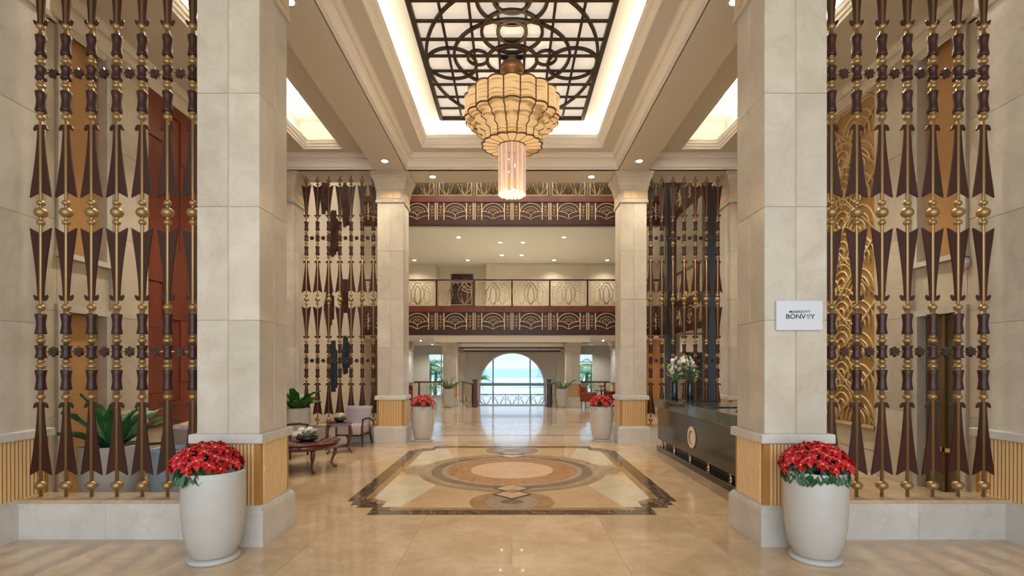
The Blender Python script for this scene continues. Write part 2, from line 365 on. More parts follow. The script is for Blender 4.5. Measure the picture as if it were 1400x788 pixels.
# ------------------------------------------------------------------ columns
def reeds(mb, x0, x1, y0, y1, z0, z1, n, r):
    for i in range(n):
        t = (i+.5)/n
        mb.box(x0+(x1-x0)*t-r, x0+(x1-x0)*t+r, y0-r*1.3, y0+.004, z0, z1)
        mb.box(x0+(x1-x0)*t-r, x0+(x1-x0)*t+r, y1-.004, y1+r*1.3, z0, z1)
    n = max(6, int((y1-y0-.1)/.040))
    for i in range(n):
        v = y0+.05+(y1-y0-.1)*(i+.5)/n
        mb.box(x0-.05-r*1.3, x0-.046, v-r, v+r, z0, z1)
        mb.box(x1+.046, x1+.05+r*1.3, v-r, v+r, z0, z1)
def frame_prof(mb, x0, x1, y0, y1, prof):  # prof = (outset, z) solid of revolution-like block
    mb.ringprof(x0, x1, y0, y1, [(-o, z) for o, z in prof])
SLAB = {}
def column(x0, x1, y0, y1, label, ztop=6.1, zcap=5.43, group='tall marble lobby columns', rows=4, dado=.975, near=True):
    cx, cy = (x0+x1)/2, (y0+y1)/2; hx, hy = (x1-x0)/2, (y1-y0)/2
    t = thing('marble_column', label, 'column', (cx, cy, 0), group=group)
    mb = MB(); frame_prof(mb, -hx, hx, -hy, hy, [(.065, 0), (.065, .33), (.060, .335), (.060, .345), (.05, .35), (.05, .362), (.035, .372), (.035, .384), (-.02, .385)])
    mb.build('plinth', white_marble, t)
    MB().box(-hx-.012, hx+.012, -hy-.012, hy+.012, .38, dado+.005).build('dado_core', gold_back, t)
    mb = MB(); reeds(mb, -hx-.012+.05, hx+.012-.05, -hy-.012, hy+.012, .385, dado, max(8, int(hx*2/.040)), .0085)
    stuff(mb.build('dado_reeding', gold_flat, t))
    mb = MB(); frame_prof(mb, -hx, hx, -hy, hy, [(-.05, dado), (.042, dado), (.05, dado+.008), (.05, dado+.08), (.042, dado+.09), (-.05, dado+.095)])
    mb.build('dado_rail', white_marble, t)
    z0 = dado+.09
    MB().box(-hx+.012, hx-.012, -hy+.012, hy-.012, z0, zcap+.02).build('shaft_core', core, t)
    rh = (zcap-z0)/rows; key = (round(hx, 3), round(hy, 3), round(rh, 3))
    if key not in SLAB:
        SLAB[key] = MB().cbox(.004, hx, .004, hy, .0015, rh-.0015, .004).mesh('marble_slab', cream)
    for i in range(rows):
        for a, b in ((1, 1), (-1, 1), (1, -1), (-1, -1)):
            put('marble_slab', SLAB[key], t, (0, 0, z0+i*rh), (0, 0, 0), (a, b, 1))
    if zcap < ztop-.01:
        H = ztop-zcap
        mb = MB(); frame_prof(mb, -hx, hx, -hy, hy, [(-.02, zcap), (.03, zcap), (.035, zcap+.05*H), (.02, zcap+.09*H), (.02, zcap+.40*H), (.035, zcap+.43*H), (.035, zcap+.50*H),
              (.05, zcap+.56*H), (.06, zcap+.66*H), (.095, zcap+.80*H), (.115, zcap+.84*H), (.115, zcap+.90*H), (.135, zcap+.93*H), (.135, ztop+.001)])
        mb.build('capital', cream, t)
        if near:
            mb = MB()
            for k in range(3):
                a = -hx+.05+(2*hx-.1)*k/3+.01; b = a+(2*hx-.1)/3-.02
                mb.box(a, b, -hy-.03, -hy, zcap+.14*H, zcap+.36*H); mb.box(a, b, hy, hy+.03, zcap+.14*H, zcap+.36*H)
                a = -hy+.05+(2*hy-.1)*k/3+.01; b = a+(2*hy-.1)/3-.02
                mb.box(-hx-.03, -hx, a, b, zcap+.14*H, zcap+.36*H); mb.box(hx, hx+.03, a, b, zcap+.14*H, zcap+.36*H)
            mb.build('capital_frieze', gold_pale, t)
    return t
cL = column(-3.025, -2.425, 4.915, 5.515, 'big near marble column on the left, poinsettia pot at its foot')
cR = column(2.425, 3.025, 4.915, 5.515, 'big near marble column on the right with the white sign on it')
column(-3.04, -2.45, 11.56, 12.15, 'far left marble column between the chair and the mezzanine opening')
column(2.45, 3.04, 11.56, 12.15, 'far right marble column behind the reception desk end')
column(-5.55, -4.93, 3.4, 5.42, 'wide marble pier at the left edge of the picture', group='marble side piers')
column(4.93, 5.55, 3.4, 5.42, 'wide marble pier at the right edge of the picture', group='marble side piers')
column(-5.55, -4.93, 11.56, 12.15, 'marble side pier beyond the lounge, left of the far left screen', group='marble side piers')
column(4.93, 5.55, 11.56, 12.15, 'marble side pier right of the far right screen behind the desk', group='marble side piers')
column(-3.06, -2.46, 22.7, 23.3, 'short distant marble column left of the arched window behind a planter', 2.95, 2.33, 'distant short columns', 1, near=False)
column(2.40, 3.00, 22.7, 23.3, 'short distant marble column right of the arched window behind a planter', 2.95, 2.33, 'distant short columns', 1, near=False)
column(-5.4, -4.8, 24.3, 24.9, 'small distant column at the left of the railing by the far window', 2.95, 2.33, 'distant short columns', 1, near=False)
column(4.8, 5.4, 24.3, 24.9, 'small distant column at the right of the railing by the far window', 2.95, 2.33, 'distant short columns', 1, near=False)

# ------------------------------------------------------------------ kerbs
def kerb(name, x0, x1, y0, y1):
    k = struct(name, MB().box(x0, x1, y0+.02, y1-.01, 0, .36), core)
    n = max(1, round((x1-x0)/1.0)); w = (x1-x0)/n
    me = MB().cbox(.001, w-.001, 0, .03, 0, .362, .002).mesh('kerb_slab', white_marble)
    mt = MB().cbox(.001, w-.001, -.012, y1-y0, .362, .394, .004).mesh('kerb_coping', floor_m)
    for i in range(n):
        put('kerb_slab', me, k, (x0+i*w, y0, 0)); put('kerb_coping', mt, k, (x0+i*w, y0, 0))
    return k
kerb('trim_1', -4.93, -3.09, 5.05, 5.37); kerb('trim_2', 3.09, 4.93, 5.05, 5.37)
kerb('trim_3', -4.93, -3.10, 11.64, 11.95); kerb('trim_4', 3.10, 4.93, 11.64, 11.95)

# ------------------------------------------------------------------ decorative screens
def bead(mb, z, r, h=None, n=14):
    h = h or r
    mb.lathe([(max(.002, r*sin(pi*k/8)), -h*cos(pi*k/8)) for k in range(9)], (0, 0, z), n)
def spool_mesh(h):
    return MB().lathe([(.046, 0), (.050, .01), (.043, h*.25), (.038, h*.5), (.043, h*.75), (.050, h-.01), (.046, h)], n=14).mesh('spool', wood)
def blade_mesh():   # wide forked end at z=0, narrow hooked end at z=.733; a flat board with concave sides
    pts = []
    n = 9
    for k in range(n):
        t = k/(n-1); z = .02+t*.70; w = .030+.078*(1-t)**1.55
        pts.append((w, z))
    right = [(0, .055), (.108, -.005)]+pts[1:]
    right += [(.036, .690), (.068, .672), (.073, .690), (.060, .722), (.045, .733)]
    left = [(-x, z) for x, z in reversed(right) if x > 0]
    return MB().prism(right+left, -.008, .008, 'y').mesh('blade', wood)
def star_mesh():
    p = []
    for k in range(16):
        a = pi*k/8; r = .054 if k % 2 == 0 else .034
        p.append((r*cos(a), r*sin(a)))
    return MB().prism(p, -.018, .018, 'y').mesh('star', wood_dark)
ZB = .394
def pole_mesh():
    mb = MB(); mb.lathe([(.0165, ZB), (.0165, 5.99)], n=10)
    for z, r, h in ((.508, .056, .046), (1.406, .040, .034), (1.765, .036, .025), (1.715, .042, .030), (1.974, .042, .030), (2.015, .030, .020), (2.312, .042, .034),
                    (3.172, .038, .03), (3.272, .060, .052), (3.368, .038, .03), (4.238, .040, .034), (4.555, .042, .03), (4.59, .034, .02), (4.80, .042, .03), (4.835, .034, .018), (5.155, .040, .034),
                    (6.00, .052, .045), (5.92, .038, .02)):
        bead(mb, z, r, h)
    mb.lathe([(.024, 1.42), (.024, 1.80)], n=10); mb.lathe([(.024, 1.93), (.024, 2.30)], n=10)
    mb.lathe([(.024, 4.26), (.024, 4.60)], n=10); mb.lathe([(.024, 4.77), (.024, 5.10)], n=10); mb.lathe([(.012, 5.95), (.012, 6.1)], n=8)
    return mb.mesh('pole', brass)
PM = pole_mesh(); BM = blade_mesh(); SM_ = star_mesh(); S20 = spool_mesh(.205); S13 = spool_mesh(.13)
def screen(label, x0, y):
    t = thing('ornamental_screen', label, 'screen', (x0, y, 0), group='brass and wood ornamental screens')
    for i in range(7):
        p = put('pole', PM, t, (i*.257, 0, 0))
        for z, f in ((.617, 1), (3.112, -1), (3.43, 1), (5.90, -1)):
            # forked wide end at z; f=1 narrows upward, -1 narrows downward
            put('blade', BM, p, (0, 0, z), (0, 0, 0), (1, 1, f))
        for z, me in ((1.474, S20), (1.797, S13), (2.040, S20), (4.29, S20), (4.618, S13), (4.858, S20)):
            put('spool', me, p, (0, 0, z))
    for z in (1.862, 4.683):
        MB().tube([(0, 0, z), (6*.257, 0, z)], .006, 6).build('cross_rod', brass, t)
        for i in range(6): put('star', SM_, t, ((i+.5)*.257, 0, z))
    return t
screen('large near screen of brass poles and dark wood spearheads on the left kerb', -4.775, 5.19)
screen('large near screen of brass poles and dark wood spearheads on the right kerb', 3.235, 5.19)
screen('far screen of brass poles behind the lilac armchair on the left', -4.73, 11.78)
screen('far screen of brass poles behind the reception desk on the right', 3.19, 11.78)

# ------------------------------------------------------------------ ceiling
ZC = 6.45
CR = [(0, 6.1), (0, 6.125), (.022, 6.13), (.022, 6.15), (.008, 6.16), (.008, 6.175), (.04, 6.18), (.045, 6.21), (.055, 6.25), (.075, 6.285), (.105, 6.305), (.105, 6.325), (.088, 6.33), (.088, 6.35), (.125, 6.355), (.125, 6.375), (.135, 6.40), (.165, 6.42), (.165, ZC)]
c = MB()
YN, YF = 5.55, 11.45
# beams
for x0, x1 in ((-3.04, -2.37), (2.37, 3.04)): c.box(x0, x1, -3, 11.5, 6.1, 7.3)
c.box(-9, 9, YF, 12.16, 6.1, 10.6); c.box(-9, 9, 4.88, YN, 6.1, 7.3)
c.box(-9, 9, -3, 4.88, 6.75, 7.3)
for s in (-1, 1): c.box(min(s*4.93, s*5.58), max(s*4.93, s*5.58), -3, 12.1, 6.1, 6.12) if False else None
ceil = struct('ceiling', c, ceil_w, 'coffered beige lobby ceiling with lit trays', 'ceiling')
c = MB(); c.ringprof(-2.37, 2.37, YN, YF, CR+[(.42, ZC)])
TR = [(.42, ZC), (.42, 6.44), (.435, 6.43), (.45, 6.43), (.455, 6.46), (.47, 6.48), (.49, 6.50), (.50, 6.535), (.515, 6.54), (.515, 6.57), (.53, 6.575), (.55, 6.60), (.555, 6.66), (.54, 6.66), (.54, 6.68), (.16, 6.68), (.16, 7.0)]
c.ringprof(-2.37, 2.37, YN, YF, TR)
c2 = MB(); c2.box(-2.19, -1.95, YN+.18, YF-.43, ZC-.003, ZC+.03).box(1.95, 2.19, YN+.18, YF-.43, ZC-.003, ZC+.03).box(-2.19, 2.19, YF-.42, YF-.18, ZC-.003, ZC+.03); c2.build('central_soffit', ceil_w, ceil)
c.build('central_crown', crown_p, ceil)
MB().box(-2.37, 2.37, YN, YF, 7.0, 7.1).build('central_tray', ceil_l, ceil)
for s in (-1, 1):
    c = MB(); X = sorted((s*3.66, s*4.51)); A = sorted((s*3.04, s*5.85))
    Y0, Y1 = 5.9, 11.08
    # flat soffit with opening
    c.box(A[0], X[0], YN, YF, ZC, ZC+.04); c.box(X[1], A[1], YN, YF, ZC, ZC+.04); c.box(X[0], X[1], YN, Y0, ZC, ZC+.04); c.box(X[0], X[1], Y1, YF, ZC, ZC+.04)
    c.build('aisle_soffit', ceil_w, ceil); c = MB()
    c.ringprof(X[0], X[1], Y0, Y1, [(0, ZC), (0, 6.43), (.015, 6.43), (.02, 6.46), (.05, 6.48), (.055, 6.51), (.085, 6.53), (.10, 6.57), (.115, 6.575), (.12, 6.62), (.10, 6.63), (-.16, 6.63), (-.16, 7.10)])
    c.build('aisle_tray_moulding', crown_p, ceil)
    MB().box(X[0]-.2, X[1]+.2, Y0-.2, Y1+.2, 7.10, 7.15).build('aisle_tray', ceil_l, ceil)
    # crown over the far screen and along the side wall
    c = MB(); vs = []
    for x in A: vs += [(x, YF-o, z) for o, z in CR]
    n = len(CR); c.add(vs, [(i, i+1, n+i+1, n+i) for i in range(n-1)])
    vs = []
    for y in (YN, YF): vs += [(s*(5.85-o*1.5), y, z-.0) for o, z in CR]
    c.add(vs, [(i, i+1, n+i+1, n+i) for i in range(n-1)])
    c.build('aisle_crown', crown_p, ceil)

# ceiling lattice
t = thing('ceiling_lattice', 'dark bronze lattice of bars and circles in the lit ceiling tray', 'ceiling lattice', (0, 8.56, 6.93))
HX, HY = 1.48, 2.16
fr = MB()
for s in (-1, 1):
    fr.box(s*HX-.035, s*HX+.035, -HY, HY, -.05, .03); fr.box(-HX, HX, s*HY-.025, s*HY+.025, -.05, .03)
fr.build('frame', bronze, t)
bx = MB().box(-.021, .021, -HY, HY, -.03, .0).mesh('long_bar', bronze)
for f in (-.71, -.42, -.14, .14, .42, .71): put('long_bar', bx, t, (HX*f, 0, 0))
by = MB().box(-HX, HX, -.024, .024, -.03, .0).mesh('cross_bar', bronze)
for k in range(-4, 5): put('cross_bar', by, t, (0, k*.432, .001))
def ring(cx, cy, a, b, w=.025, z=0, a0=0, a1=2*pi):
    n = 72; mb = MB(); vs = []; fs = []
    ym = HY
    for k in range(n):
        an = 2*pi*k/n; p = Vector((a*cos(an), b*sin(an), 0)); nn = Vector((cos(an)/a, sin(an)/b, 0)).normalized()
        for off, zz in ((-w, -.045), (w, -.045), (w, -.005), (-w, -.005)):
            q = p+nn*off; vs.append((cx+q.x, max(-ym, min(ym, cy+q.y)), z+zz))
    for k in range(n):
        k2 = (k+1) % n
        for j in range(4): fs.append((k*4+j, k*4+(j+1) % 4, k2*4+(j+1) % 4, k2*4+j))
    mb.add(vs, fs); return mb.build('lattice_ring', bronze, t)
ring(0, .25, 1.44, 1.90, z=-.002); ring(0, 0, .96, .92, z=-.004)
for s in (-1, 1): ring(s*1.03, .2, .42, .44, z=-.006); ring(s*.57, .02, .17, .2, .02, z=-.008)
ring(0, .1, .42, .42, z=-.007); ring(0, -.62, .47, .50, z=-.003); ring(0, -.64, .22, .26, z=-.009); ring(0, -1.32, .50, .52, z=-.0045); ring(0, -1.34, .26, .28, z=-.0055); ring(0, -.1, .22, .18, .02, z=-.0095)
MB().box(-HX, HX, -HY, HY, .035, .06).build('backing_panel', panel_lit, t)

# ------------------------------------------------------------------ downlights
dl_p = None
def downlight(x, y, z, label, power=62, ang=120, r=.085, color=(1, .88, .70)):
    global dl_p
    if dl_p is None:
        t = thing('downlight', label, 'ceiling light', (x, y, z), group='round recessed downlights')
        MB().lathe([(.062, -.001), (.085, -.006), (.085, .0), (.062, .0)], n=20, cap=False).build('trim_ring', ceil_l, t)
        MB().lathe([(.062, -.003), (.062, 0)], n=20).build('lens', lamp_e, t); dl_p = t
    else:
        t = copy_tree(dl_p); t.location = (x, y, z); t['label'] = label
    t.scale = (r/.085,)*3
    spot('downlight_lamp', (x, y, z-.03), power, color, ang)
    return t
for s, w in ((-1, 'left'), (1, 'right')):
    downlight(s*1.83, 11.8, 6.1, 'downlight in the cross beam beside the far %s column capital' % w)
    downlight(s*2.71, 10.9, 6.1, 'downlight at the far end of the %s long ceiling beam' % w)
    downlight(s*2.68, 6.15, 6.1, 'downlight beside the capital of the near %s column' % w, 30)
    downlight(s*4.15, 10.0, 7.10, 'downlight inside the lit tray of the %s aisle' % w)
    downlight(s*4.08, 7.3, 7.10, 'downlight deep in the near %s aisle tray' % w, 190, 140)
    downlight(s*4.15, 8.7, 7.10, 'added middle downlight of the lit tray in the %s aisle' % w, 190, 140)  # extra lamp added in each tray to brighten the side aisle
    downlight(s*2.4, 15.0, 10.5, 'high atrium downlight on the %s' % w, 80)
for (x, y), d in zip(((-2.25, 21.6), (2.19, 21.6), (-.51, 22.5), (.48, 22.5), (-.5, 25.0), (.47, 25.0), (-5.0, 26.2), (-2.26, 26.2), (2.15, 26.2), (4.87, 26.2)),
   ('front left of the mezzanine ceiling', 'front right of the mezzanine ceiling', 'left of the front middle pair over the mezzanine', 'right of the front middle pair over the mezzanine',
    'left of the rear middle pair over the mezzanine', 'right of the rear middle pair over the mezzanine', 'far left by the mezzanine back wall', 'above the dark mezzanine door', 'over the right half of the mezzanine wall', 'far right by the mezzanine back wall')):
    downlight(x, y, 7.2, 'small downlight ' + d, 75, 130, .10)

for x in (-2.6, 0, 2.6): downlight(x, 22.5, 10.49, 'added top gallery downlight, '+{-2.6: 'left', 0: 'middle', 2.6: 'right'}[x], 90, 130, .1)  # lamps added to brighten the top gallery and its back wall
for x, y, d in ((-4.2, 23.6, 'left lounge before the railing'), (4.2, 23.6, 'right lounge before the railing'), (-4.3, 27.6, 'passage by the left palm window'), (4.3, 27.6, 'passage by the right palm window'), (-1.3, 22.4, 'stair head, left'), (1.3, 22.4, 'stair head, right'), (6.9, 16.6, 'passage before the wine rack'), (7.6, 20.8, 'wood wall beyond the wine rack')):
    downlight(x, y, 2.945, 'added small low downlight over the ' + d, 120, 150, .06, (1, .95, .86))  # lamps added to brighten the rear lounge and the side passage

# ------------------------------------------------------------------ aisle side walls
def side_wall(s, name, label):
    X = 5.85
    def bx(mb, a, b, y0, y1, z0, z1): mb.box(min(s*a, s*b), max(s*a, s*b), y0, y1, z0, z1)
    w = MB()
    bx(w, X+.03, X+.3, -3, 6.66, 0, 6.45); bx(w, X+.03, X+.3, 7.36, 12.2, 0, 6.45); bx(w, X+.03, X+.3, 6.66, 7.36, 2.43, 3.2); bx(w, X+.03, X+.3, 6.66, 7.36, 6.28, 6.45)
    o = struct(name, w, core, label, 'wall')
    def slab(y0, y1, z0, z1, d=0, nm='marble_slab'):
        mb = MB(); mb.cbox(min(s*(X-d), s*(X+.03)), max(s*(X-d), s*(X+.03)), y0+.002, y1-.002, z0+.002, z1-.002, .003); mb.build(nm, cream, o)
    rows = (0, 1.07, 2.43, 3.6, 4.86, 6.45)
    for y0, y1 in ((3.2, 4.3), (4.3, 5.5), (5.5, 6.58)):
        for a, b in zip(rows, rows[1:]): slab(y0, y1, a, b)
    slab(6.58, 7.44, 2.50, 3.13)
    for a, b in zip(rows, rows[1:]): slab(7.44, 8.1, a, b, .10, 'pilaster_slab')
    for y0, y1 in ((8.1, 9.2), (9.2, 10.3), (10.3, 11.5)):
        slab(y0, y1, 0, .36); slab(y0, y1, .36, .72, .01); slab(y0, y1, 6.26, 6.45)
    # casings of the two openings
    for nm, z0, z1 in (('lower_casing', 0, 2.43), ('upper_casing', 3.2, 6.28)):
        m_ = MB(); bx(m_, X-.04, X+.2, 6.56, 6.67, z0, z1+.08); bx(m_, X-.04, X+.2, 7.35, 7.46, z0, z1+.08); bx(m_, X-.045, X+.2, 6.55, 7.47, z1, z1+.09)
        if z0 > 1: bx(m_, X-.07, X+.2, 6.54, 7.48, z0-.07, z0)
        m_.build(nm, white_marble, o)
    return o
wl = side_wall(-1, 'wall_left', 'marble side wall of the left aisle')
wr = side_wall(1, 'wall_right', 'marble side wall of the right aisle')
def window(n, x, y0, y1, z0, z1, label, mats=(blind,)):
    o = struct('window_%d' % n, MB().box(min(x, x+.03), max(x, x+.03), y0, y1, z0, z1), mats[0], label, 'window')
    return o
window(1, -5.97, 6.66, 7.36, 0, 2.43, 'lower opening with a tan blind behind the left screen')
window(2, -5.97, 6.66, 7.36, 3.2, 6.28, 'tall upper window with a tan blind behind the left screen')
window(3, 5.94, 6.66, 7.36, 3.2, 6.28, 'tall upper window with a tan blind behind the right screen')
olive = simple('olive_glass', (.11, .10, .055), .25)
d = struct('door_1', MB().box(5.94, 5.98, 6.66, 7.36, 0, 2.43), olive, 'dim olive glass door in marble casing behind the right screen', 'door')
MB().box(5.90, 5.94, 6.98, 7.03, 0, 2.43).build('door_stile', bronze_l, d); MB().box(5.90, 5.94, 6.66, 7.36, .55, .60).build('door_rail', gold_pale, d)

# wood panelled feature wall (left)
t = thing('wood_wall_panelling', 'red wood block panelling on the left aisle wall behind the screen', 'wall panelling', (-5.85, 8.12, .72))
MB().box(0, .02, 0, 3.3, 0, 5.52).build('backing_board', wood_dark, t)
rnd = random.Random(3); y = 0
col_i = 0
while y < 3.25:
    w = rnd.uniform(.36, .52); w = min(w, 3.3-y); z = 0
    z -= rnd.uniform(0, .8)
    while z < 5.5:
        h = rnd.uniform(.7, 1.5); a = max(0, z)+.004; b = min(5.52, z+h)-.004
        if b-a > .05: MB().cbox(.02, .035+rnd.choice((0, .012, .026)), y+.004, y+w-.004, a, b, .003).build('wood_panel', panel_w, t)
        z += h
    y += w
# gold relief (right)
t = thing('gold_relief_panel', 'tall gold relief of arches and diagonals behind the right screen', 'wall relief', (5.85, 8.12, .72))
MB().box(-.03, 0, 0, 3.3, 0, 5.52).build('backing_board', simple('gold_ground', (.44, .27, .10), .5, .25), t)
mb = MB(); mb.box(-.07, -.03, 0, .05, 0, 5.52); mb.box(-.07, -.03, 3.25, 3.3, 0, 5.52); mb.box(-.07, -.03, 0, 3.3, 0, .05); mb.box(-.07, -.03, 0, 3.3, 5.47, 5.52); mb.build('frame', gold, t)
def arch_pts(w, h, n=10): return [(-.045, -w+2*w*k/n, h*math.sqrt(max(0, 1-(2*k/n-1)**2))) for k in range(n+1)]
mb = MB()
for k in range(4):
    f = 1-.26*k; mb.tube([(-.04-.003*k, p[1]*1, p[2]) for p in arch_pts(.41*f, .46*f, 18)], .017, 5)
AM = mb.mesh('arch_motif', gold)
for r in range(20):
    for q in range(-1, 5):
        yy = .48+q*.84+(r % 2)*.42; zz = .06+r*.265
        if .43 < yy < 2.87 and zz+.52 < 5.5: put('arch_motif', AM, t, (0, yy, zz))
        elif -.0 < yy <= .27 or 3.04 <= yy < 3.3:
            pass
for k in range(-4, 8):
    for sgn in (1, -1):
        pts = []
        for i in range(41):
            yy = 3.3*i/40; zz = k*1.05+sgn*yy*.95+(2.1 if sgn < 0 else -1.05)
            if .02 < zz < 5.5: pts.append((-.055, yy, zz))
        if len(pts) > 3: MB().tube([pts[0], pts[-1]], .017, 5).build('diagonal_rib', gold, t)
tag(MB().lathe([(.08, 0), (.08, .02), (.06, .045), (.01, .055)], n=20).build('wall_disc', sign_w, None, (5.84-.0, 6.60, 3.05), (0, R(-90), 0)), 'small round white disc fixed high beside the upper right window', 'wall fixture')

# ------------------------------------------------------------------ sign on right column
t = thing('wall_sign', 'white rectangular sign with black lettering on the near right column', 'sign', (2.745, 4.908, 2.2))
MB().cbox(-.222, .222, -.025, 0, -.142, .142, .004).build('board', sign_w, t)
def text(body, size, x, z, off=.004, sx_=1):
    cu = bpy.data.curves.new('lettering', 'FONT'); cu.body = body; cu.size = size; cu.align_x = 'CENTER'; cu.offset = off; cu.extrude = .001
    tmp = bpy.data.objects.new('lettering', cu); COL.objects.link(tmp)
    dg = bpy.context.evaluated_depsgraph_get(); me = bpy.data.meshes.new_from_object(tmp.evaluated_get(dg))
    bpy.data.objects.remove(tmp); me.materials.clear(); me.materials.append(ink)
    return put('lettering', me, t, (x, -.026, z), (R(90), 0, 0), (sx_, 1, 1))
text('MARRIOTT', .034, .000, .022, .0004, 1.22)
text('BONV', .062, -.040, -.032, .0010, 1.10); text('Y', .062, .122, -.032, .0010, 1.10); text('O', .038, .082, -.016, .0008, 1.1)
MB().box(.068, .096, -.0275, -.0255, -.031, -.027).build('underline', ink, t)

# ------------------------------------------------------------------ chandelier
CX, CY = 0, 8.53
t = thing('chandelier', 'large amber drum chandelier with a hanging cylinder of glass rods', 'chandelier', (CX, CY, 5.4))
NL = 18
def scallop_ring(prof, amp, n_sub=8):   # prof (r,z) revolve with lobes
    n = NL*n_sub; vs = []; fs = []
    for r, z in prof:
        for k in range(n):
            a = 2*pi*k/n; ph = (k % n_sub)/n_sub; rr = r*(1+amp*(sin(pi*ph)-.5)); vs.append((rr*cos(a), rr*sin(a), z))
    for i in range(len(prof)-1):
        for k in range(n):
            k2 = (k+1) % n; fs.append((i*n+k, i*n+k2, (i+1)*n+k2, (i+1)*n+k))
    return vs, fs
PROF = [(.76, .77), (.76, .42), (.735, .375), (.645, .345), (.655, .295), (.55, .265), (.56, .20), (.475, .17), (.46, .045), (.49, .0)]
n_sub = 6
for k in range(NL):   # each lobe panel is a part
    for nm, pr in (('shade_panel', PROF[:2]), ('lower_panel', PROF[1:])):
        vs = []; fs = []
        for r, z in pr:
            for j in range(n_sub+1):
                a = 2*pi*(k+j/n_sub)/NL; rr = r*(1+.075*(sin(pi*j/n_sub)-.5)); vs.append((rr*cos(a), rr*sin(a), z))
        m_ = n_sub+1
        for i in range(len(pr)-1):
            for j in range(n_sub): fs.append((i*m_+j, i*m_+j+1, (i+1)*m_+j+1, (i+1)*m_+j))
        MB().add(vs, fs, True).build(nm, amber, t)
    a = 2*pi*k/NL
    MB().tube([(r*.972*cos(a), r*.972*sin(a), z) for r, z in PROF], .012, 5).build('shade_rib', rib_m, t)
    MB().tube([(.485*cos(a), .485*sin(a), 0), (.23*cos(a), .23*sin(a), -.01)], .007, 5).build('base_rib', rib_m, t)
for r, z, nm in ((.76, .77, 'top_hoop'), (.76, .42, 'rim_hoop'), (.49, .0, 'bottom_hoop')):
    n = NL*6
    pts = [(r*(1+.075*(sin(pi*(k % 6)/6)-.5))*cos(2*pi*k/n), r*(1+.075*(sin(pi*(k % 6)/6)-.5))*sin(2*pi*k/n), z) for k in range(n)]
    MB().tube(pts, .014, 5, closed=True).build(nm, rib_m, t)
MB().lathe([(.495, -.003), (.22, -.012)], n=54, cap=False).build('base_ring', amber, t)
MB().tube([(.225*cos(2*pi*k/40), .225*sin(2*pi*k/40), -.015) for k in range(40)], .012, 5, closed=True).build('inner_hoop', rib_m, t)
MB().lathe([(.05, .7), (.05, 1.51)], n=16).build('stem', bronze_l, t)
MB().lathe([(.10, .98), (.14, 1.02), (.15, 1.10), (.12, 1.15), (.12, 1.19), (.19, 1.22), (.20, 1.30), (.17, 1.36), (.05, 1.40)], n=32).build('canopy', bronze_l, t)
mb = MB()
for k in range(6): mb.tube([(.10*cos(k*pi/3), .10*sin(k*pi/3), 1.1), (.72*cos(k*pi/3),   .70*sin(k*pi/3), .77)], .012, 5)
mb.build('suspension_arm', bronze_l, t)
rodm = MB().lathe([(.0105, -.80), (.0105, 0)], n=6).mesh('glass_rod', rod_m)
rodp = MB().lathe([(.0105, -.80), (.0105, 0)], n=6).mesh('glass_rod', rod_p)
for k in range(44): put('glass_rod', rodp if k % 3 == 0 else rodm, t, (.222*cos(2*pi*k/44), .222*sin(2*pi*k/44), rnd.uniform(-.02, 0)-.01))
for k in range(22): put('glass_rod', rodm, t, (.17*cos(2*pi*k/22), .17*sin(2*pi*k/22), rnd.uniform(-.02, .01)+.03))
bm_ = MB().lathe([(.004, -.02), (.016, -.012), (.02, 0), (.016, .012), (.004, .02)], n=8).mesh('bulb', bulb_m)
for k in range(7): put('bulb', bm_, t, (.19*cos(2*pi*k/7+.4), .19*sin(2*pi*k/7+.4), -.80))
for k in range(6): put('bulb', bm_, t, (.13*cos(2*pi*k/6), .13*sin(2*pi*k/6), -.15-.12*(k % 3)))
for z, e in ((-1.0, 30), (1.0, 26)):
    d = bpy.data.lights.new('chandelier_lamp', 'POINT'); d.energy = e; d.color = (1, .72, .42); d.shadow_soft_size = .2
    o = bpy.data.objects.new('chandelier_lamp', d); o.location = (CX, CY, 5.4+z); COL.objects.link(o)

# ------------------------------------------------------------------ atrium shell
struct('wall_atrium_left', MB().box(-6.2, -5.9, 12.16, 20.0, 0, 10.6), wall_b, 'plain beige left wall of the atrium with hanging art', 'wall')
struct('wall_atrium_right', MB().box(8.5, 8.8, 12.16, 29, 0, 10.6), wall_b, 'beige right wall of the atrium', 'wall')
struct('wall_atrium_left_rear', MB().box(-6.5, -6.2, 20.0, 29, 0, 10.6), wall_b)
struct('ceiling_atrium', MB().box(-6.2, 8.8, 12.16, 29, 10.5, 10.7), ceil_w)
# level 2 and level 3 slabs
struct('ceiling_mezzanine', MB().box(-6.2, 8.5, 20.06, 29, 2.95, 4.05), ceil_l, 'pale ceiling below the first mezzanine', 'ceiling')
struct('ceiling_gallery', MB().box(-6.2, 8.5, 20.06, 29, 7.2, 8.3), ceil_w, 'ceiling above the first mezzanine', 'ceiling')
struct('ceiling_side_gallery', MB().box(6.1, 8.5, 15, 20.06, 2.95, 4.05).box(6.1, 8.5, 15, 20.06, 7.2, 8.3), ceil_w)
struct('wall_mezzanine', MB().box(-6.2, -4.17, 27, 27.2, 4.05, 7.2).box(-4.17, -4.0, 27, 28.3, 4.05, 7.2).box(-1.37, -1.2, 27, 28.3, 4.05, 7.2).box(-1.2, 8.5, 27, 27.2, 4.05, 7.2).box(-4.17, -1.2, 28.2, 28.4, 4.05, 7.2), wall_b, 'beige back wall of the mezzanine', 'wall')
mzp = MB()
for x0, x1 in ((-1.15, -.1), (0, 1.3), (1.4, 2.5), (2.6, 3.9), (4.0, 5.2)): mzp.box(x0, x1, 26.97, 27, 4.1, 7.15)
mzp.build('wall_panel', plaster, bpy.data.objects['wall_mezzanine'])
